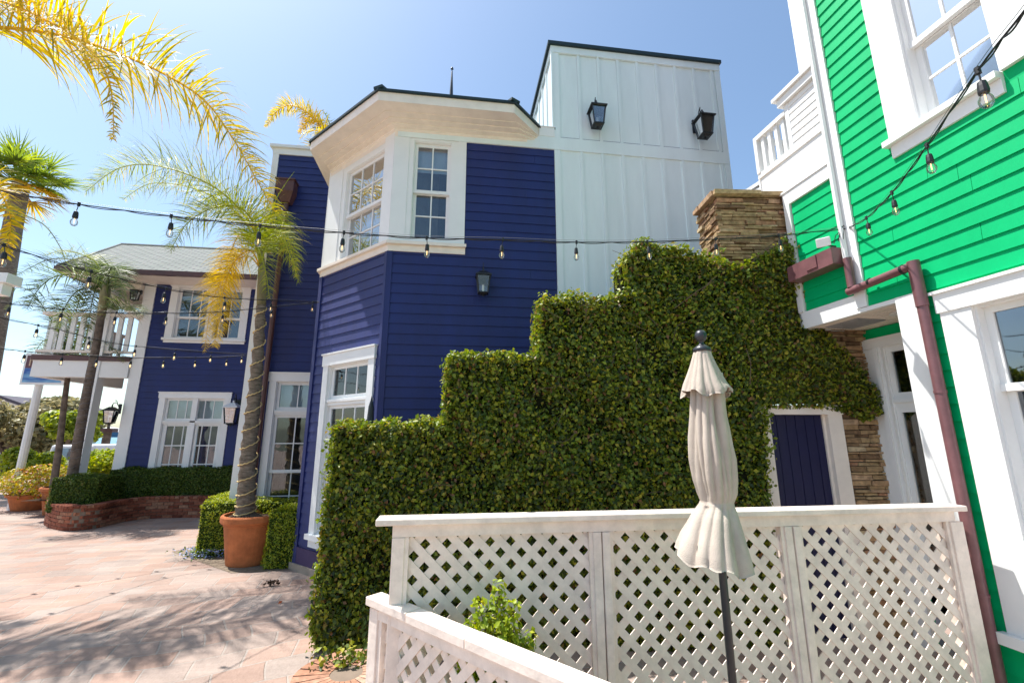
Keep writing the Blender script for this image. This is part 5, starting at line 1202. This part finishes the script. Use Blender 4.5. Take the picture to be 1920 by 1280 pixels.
# sign on a white pole
Y7 = 13.0; a = at(52, 669, Y7); b = at(128, 718, Y7); SG = thing('hanging_sign', 'pole sign with tan lettering over a blue picture left of the porch', 'sign', (at(30,860,Y7).x, Y7, G))
sx0, sx1, sz0, sz1 = at(45,716,Y7).x, at(124,690,Y7).x, at(60,717,Y7).z, at(60,667,Y7).z
m = MB(); px_ = at(58, 760, Y7).x; m.tube([(px_, Y7+.1, G), (px_, Y7+.1, at(90,600,Y7).z)], .085, 10); m.build('pole', M['shell'], SG)
m = MB(); m.box(sx0-.05, sx1+.05, Y7-.06, Y7-.0, sz0-.06, sz1+.06); m.build('frame', M['shell'], SG)
def _pic(t, b):
    n = t.nodes.new('ShaderNodeTexNoise'); n.inputs['Scale'].default_value = 3; mp = t.nodes.new('ShaderNodeMapping'); mp.inputs['Scale'].default_value = (.7,1,3); g_ = t.nodes.new('ShaderNodeNewGeometry'); r_ = t.nodes.new('ShaderNodeValToRGB')
    t.links.new(g_.outputs['Position'], mp.inputs[0]); t.links.new(mp.outputs[0], n.inputs['Vector']); t.links.new(n.outputs[0], r_.inputs[0]); el = r_.color_ramp.elements
    el[0].position = .35; el[0].color = (.02,.08,.35,1); el[1].position = .7; el[1].color = (.25,.5,.7,1); t.links.new(r_.outputs[0], b.inputs['Base Color'])
zm = (sz0+sz1)/2+.02
m = MB(); m.box(sx0, sx1, Y7-.066, Y7-.061, sz0, zm); m.build('picture', texmat('sea_picture', _pic, .5), SG)
m = MB(); m.box(sx0, sx1, Y7-.066, Y7-.061, zm+.001, sz1); m.build('name_board', mat('sign_brown', (.12,.055,.075), .5), SG)
tc = bpy.data.curves.new('lettering', 'FONT'); tc.body = 'MAUI'; tc.size = (sz1-zm)*.98; tc.extrude = .006; tc.space_character = 1.0; to = bpy.data.objects.new('lettering', tc); SC.collection.objects.link(to)
bpy.context.view_layer.update(); me = bpy.data.meshes.new_from_object(to); bpy.data.objects.remove(to); lo = bpy.data.objects.new('lettering', me); SC.collection.objects.link(lo); me.materials.append(mat('sign_tan', (.50,.38,.27), .6))
lo.parent = SG; lo.rotation_euler = (R(90), 0, 0); lo.location = (sx0+.06-SG.location.x, Y7-.072-SG.location.y, zm+.06-G)
# ------------------------------------------------------------------ things beyond
def tree(name, P, h, rad, label, mm, seed, n=9000, size=.16, tr=.2, squash=.6, cat='tree'):
    T = thing(name, label, cat, (P.x, P.y, G)); m = MB(); rd = random.Random(seed); top = P.z
    m.tube([(P.x, P.y, G), (P.x+.1, P.y, G+(top-G)*.4), (P.x, P.y, top)], [tr, tr*.8, tr*.4], 8)
    rr = np.random.default_rng(seed); cl_ = []
    for k in range(14):
        a = rd.uniform(0, 6.28); q = Vector((P.x+rad*.7*math.cos(a)*rd.random()**.5, P.y+rad*.7*math.sin(a)*rd.random()**.5, top+rad*squash*rd.uniform(-.5,.6))); cl_.append((q, rad*rd.uniform(.28,.45)))
        m.tube([(P.x, P.y, G+(top-G)*.45), tuple((Vector((P.x, P.y, top))+q)/2-Vector((0,0,.1))), tuple(q)], [tr*.5, tr*.3, tr*.1], 5)
    m.build('trunk', M['bark2'], T); Cs = []; Ns = []
    for q, r_ in cl_:
        k = n//14; v = rr.normal(0, 1, (k, 3)); v /= np.linalg.norm(v, axis=1)[:, None]; Cs.append(np.array(tuple(q))+v*r_*rr.uniform(.55,1.1,(k,1))*np.array([1,1,squash+.15])); Ns.append(v+[0,0,.4])
    leafmesh('crown', leaves(np.concatenate(Cs), np.concatenate(Ns), size, seed), M[mm], T); return T
P = at(20, 800, 24); tree('olive_tree', P, 4, 2.6, 'broad grey green tree at the left edge behind the sign pole', 'olive', 3, 12000, .22)
P = at(92, 795, 25); tree('olive_tree', P, 4, 2.4, 'broad brownish green tree between the sign pole and the slim palm', 'olive', 4, 12000, .22)
P = at(142, 800, 22); tree('broadleaf_tree', P, 4, 1.1, 'bright yellow green tree seen between the two palm trunks', 'tree', 5, 5000, .2)
P = at(75, 868, 16.5); tree('garden_bush', P, 1, .95, 'green bush behind the tall terracotta pot', 'tree', 6, 5000, .12, .05, .55, 'bush')
P = at(195, 868, 15.); tree('garden_bush', P, 1, .85, 'bright green bush under the porch beside the corner post', 'bush', 7, 5000, .10, .05, .6, 'bush')
# far house
Y8 = 34.; T = thing('far_house', 'distant white house with a dark gable roof beyond the trees', 'house', (at(10,800,Y8).x, Y8, G)); a = at(-30, 762, Y8); b = at(62, 762, Y8); c = at(10, 741, Y8)
m = MB(); m.box(a.x, b.x, Y8, Y8+6, G, b.z-.1); m.build('wall', M['white'], T)
m = MB()
for p, q in (((a.x-.5,a.z),(c.x,c.z)),((c.x,c.z),(b.x+.5,b.z-.1))):
    m.hexa([(p[0],Y8-.5,p[1]-.2),(q[0],Y8-.5,q[1]-.2),(q[0],Y8+6.5,q[1]-.2),(p[0],Y8+6.5,p[1]-.2),(p[0],Y8-.5,p[1]),(q[0],Y8-.5,q[1]),(q[0],Y8+6.5,q[1]),(p[0],Y8+6.5,p[1])])
m.build('roof', mat('dark_tiles', (.09,.08,.10), .8), T)
m = MB(); m.poly([(a.x,Y8-.01,a.z-.2),(b.x,Y8-.01,b.z-.2),(c.x,Y8-.01,c.z-.2)]); m.build('gable', M['white'], T)
# low white garden wall and van by the trees
Y9 = 27.; a = at(-20, 870, Y9); b = at(62, 842, Y9); T = thing('garden_wall', 'low pale garden wall under the trees at the left edge', 'wall', (a.x, Y9, G)); m = MB(); m.box(a.x-3, at(78,850,Y9).x, Y9, Y9+.3, G, b.z); m.build('wall', M['grey'], T); m = MB(); m.box(a.x-3, at(78,850,Y9).x+.05, Y9-.05, Y9+.35, b.z, b.z+.08); m.build('coping', M['shell'], T)
Y10 = 19.; a = at(78, 868, Y10); b = at(103, 834, Y10); T = thing('parked_van', 'small white van seen behind the slim palm trunk', 'van', (a.x+.6, Y10, G)); m = MB()
m.hexa([(a.x,Y10,G+.3),(a.x+1.7,Y10,G+.3),(a.x+1.7,Y10+3.6,G+.3),(a.x,Y10+3.6,G+.3),(a.x+.12,Y10+.1,b.z),(a.x+1.58,Y10+.1,b.z),(a.x+1.58,Y10+2.6,b.z),(a.x+.12,Y10+2.6,b.z)]); m.build('van_body', M['shell'], T, bevel=.06)
m = MB(); m.hexa([(a.x+.22,Y10+.03,b.z-.55),(a.x+1.48,Y10+.03,b.z-.55),(a.x+1.48,Y10+.06,b.z-.55),(a.x+.22,Y10+.06,b.z-.55),(a.x+.25,Y10+.075,b.z-.12),(a.x+1.45,Y10+.075,b.z-.12),(a.x+1.45,Y10+.10,b.z-.12),(a.x+.25,Y10+.10,b.z-.12)]); m.build('rear_window', M['glassdk'], T)
for xx in (a.x+.1, a.x+1.5):
    for yy in (Y10+.5, Y10+2.9): m = MB(); m.tube([(xx-.02,yy,G+.3),(xx+.14,yy,G+.3)], .3, 16); m.build('wheel', M['cable'], T)
# dark post lamp, pier post, parasol by the sea
Y11 = 17.; p = at(163, 800, Y11); T = thing('lamp_post', 'slim dark post carrying string light wires beside the porch post', 'post', (p.x, Y11, G)); m = MB(); m.tube([(p.x,Y11,G),(p.x,Y11,at(176,774,Y11).z)], .045, 8); m.build('post', M['brown'], T)
m = MB(); z_ = at(176,774,Y11).z; m.lathe((p.x,Y11,z_), [(.05,0),(.07,.03),(.07,.06),(.02,.1)], 10); m.build('post_cap', M['black'], T)
Y12 = 24.; p = at(198, 830, Y12); T = thing('pier_post', 'thick weathered wooden post standing before the sea', 'post', (p.x, Y12, G)); m = MB(); z_ = at(204,790,Y12).z; m.tube([(p.x,Y12,G),(p.x,Y12,at(200,808,Y12).z)], .17, 10); m.tube([(p.x,Y12,G),(p.x,Y12,z_)], .06, 8); m.build('post', M['bark2'], T)
m = MB(); z_ = at(200,806,Y12).z; m.box(p.x-.32,p.x+.32,Y12-.2,Y12+.2,z_-.1,z_+.08); m.build('crossbeam', M['brown'], T)
Y13 = 26.; p = at(208, 806, Y13); T = thing('white_parasol', 'wide white parasol beside the pier post by the sea', 'parasol', (p.x, Y13, G)); m = MB(); m.lathe((p.x,Y13,p.z-.1), [(.95,0),(.7,.08),(.3,.2),(.02,.26)], 8, cap=False); m.build('canopy', M['shell'], T); m = MB(); m.tube([(p.x,Y13,G),(p.x,Y13,p.z+.2)], .03, 6); m.build('pole', M['shell'], T)
# near white beam end at the left edge
p = dep(10, 540, 2.6); T = thing('white_beam', 'white painted beam end at the left edge', 'beam', (p.x-.3, p.y, G)); m = MB(); e_ = dep(27, 528, 2.6); m.box(e_.x-.9, e_.x, e_.y-.05, e_.y+.05, e_.z-.02, e_.z+.04); m.box(e_.x-.9, e_.x-.03, e_.y-.03, e_.y+.03, e_.z-.09, e_.z-.021); m.build('beam', M['white'], T)
m = MB(); m.box(e_.x-.9, e_.x-.8, e_.y-.05, e_.y+.05, G, e_.z-.0901); m.build('post', M['white'], T)
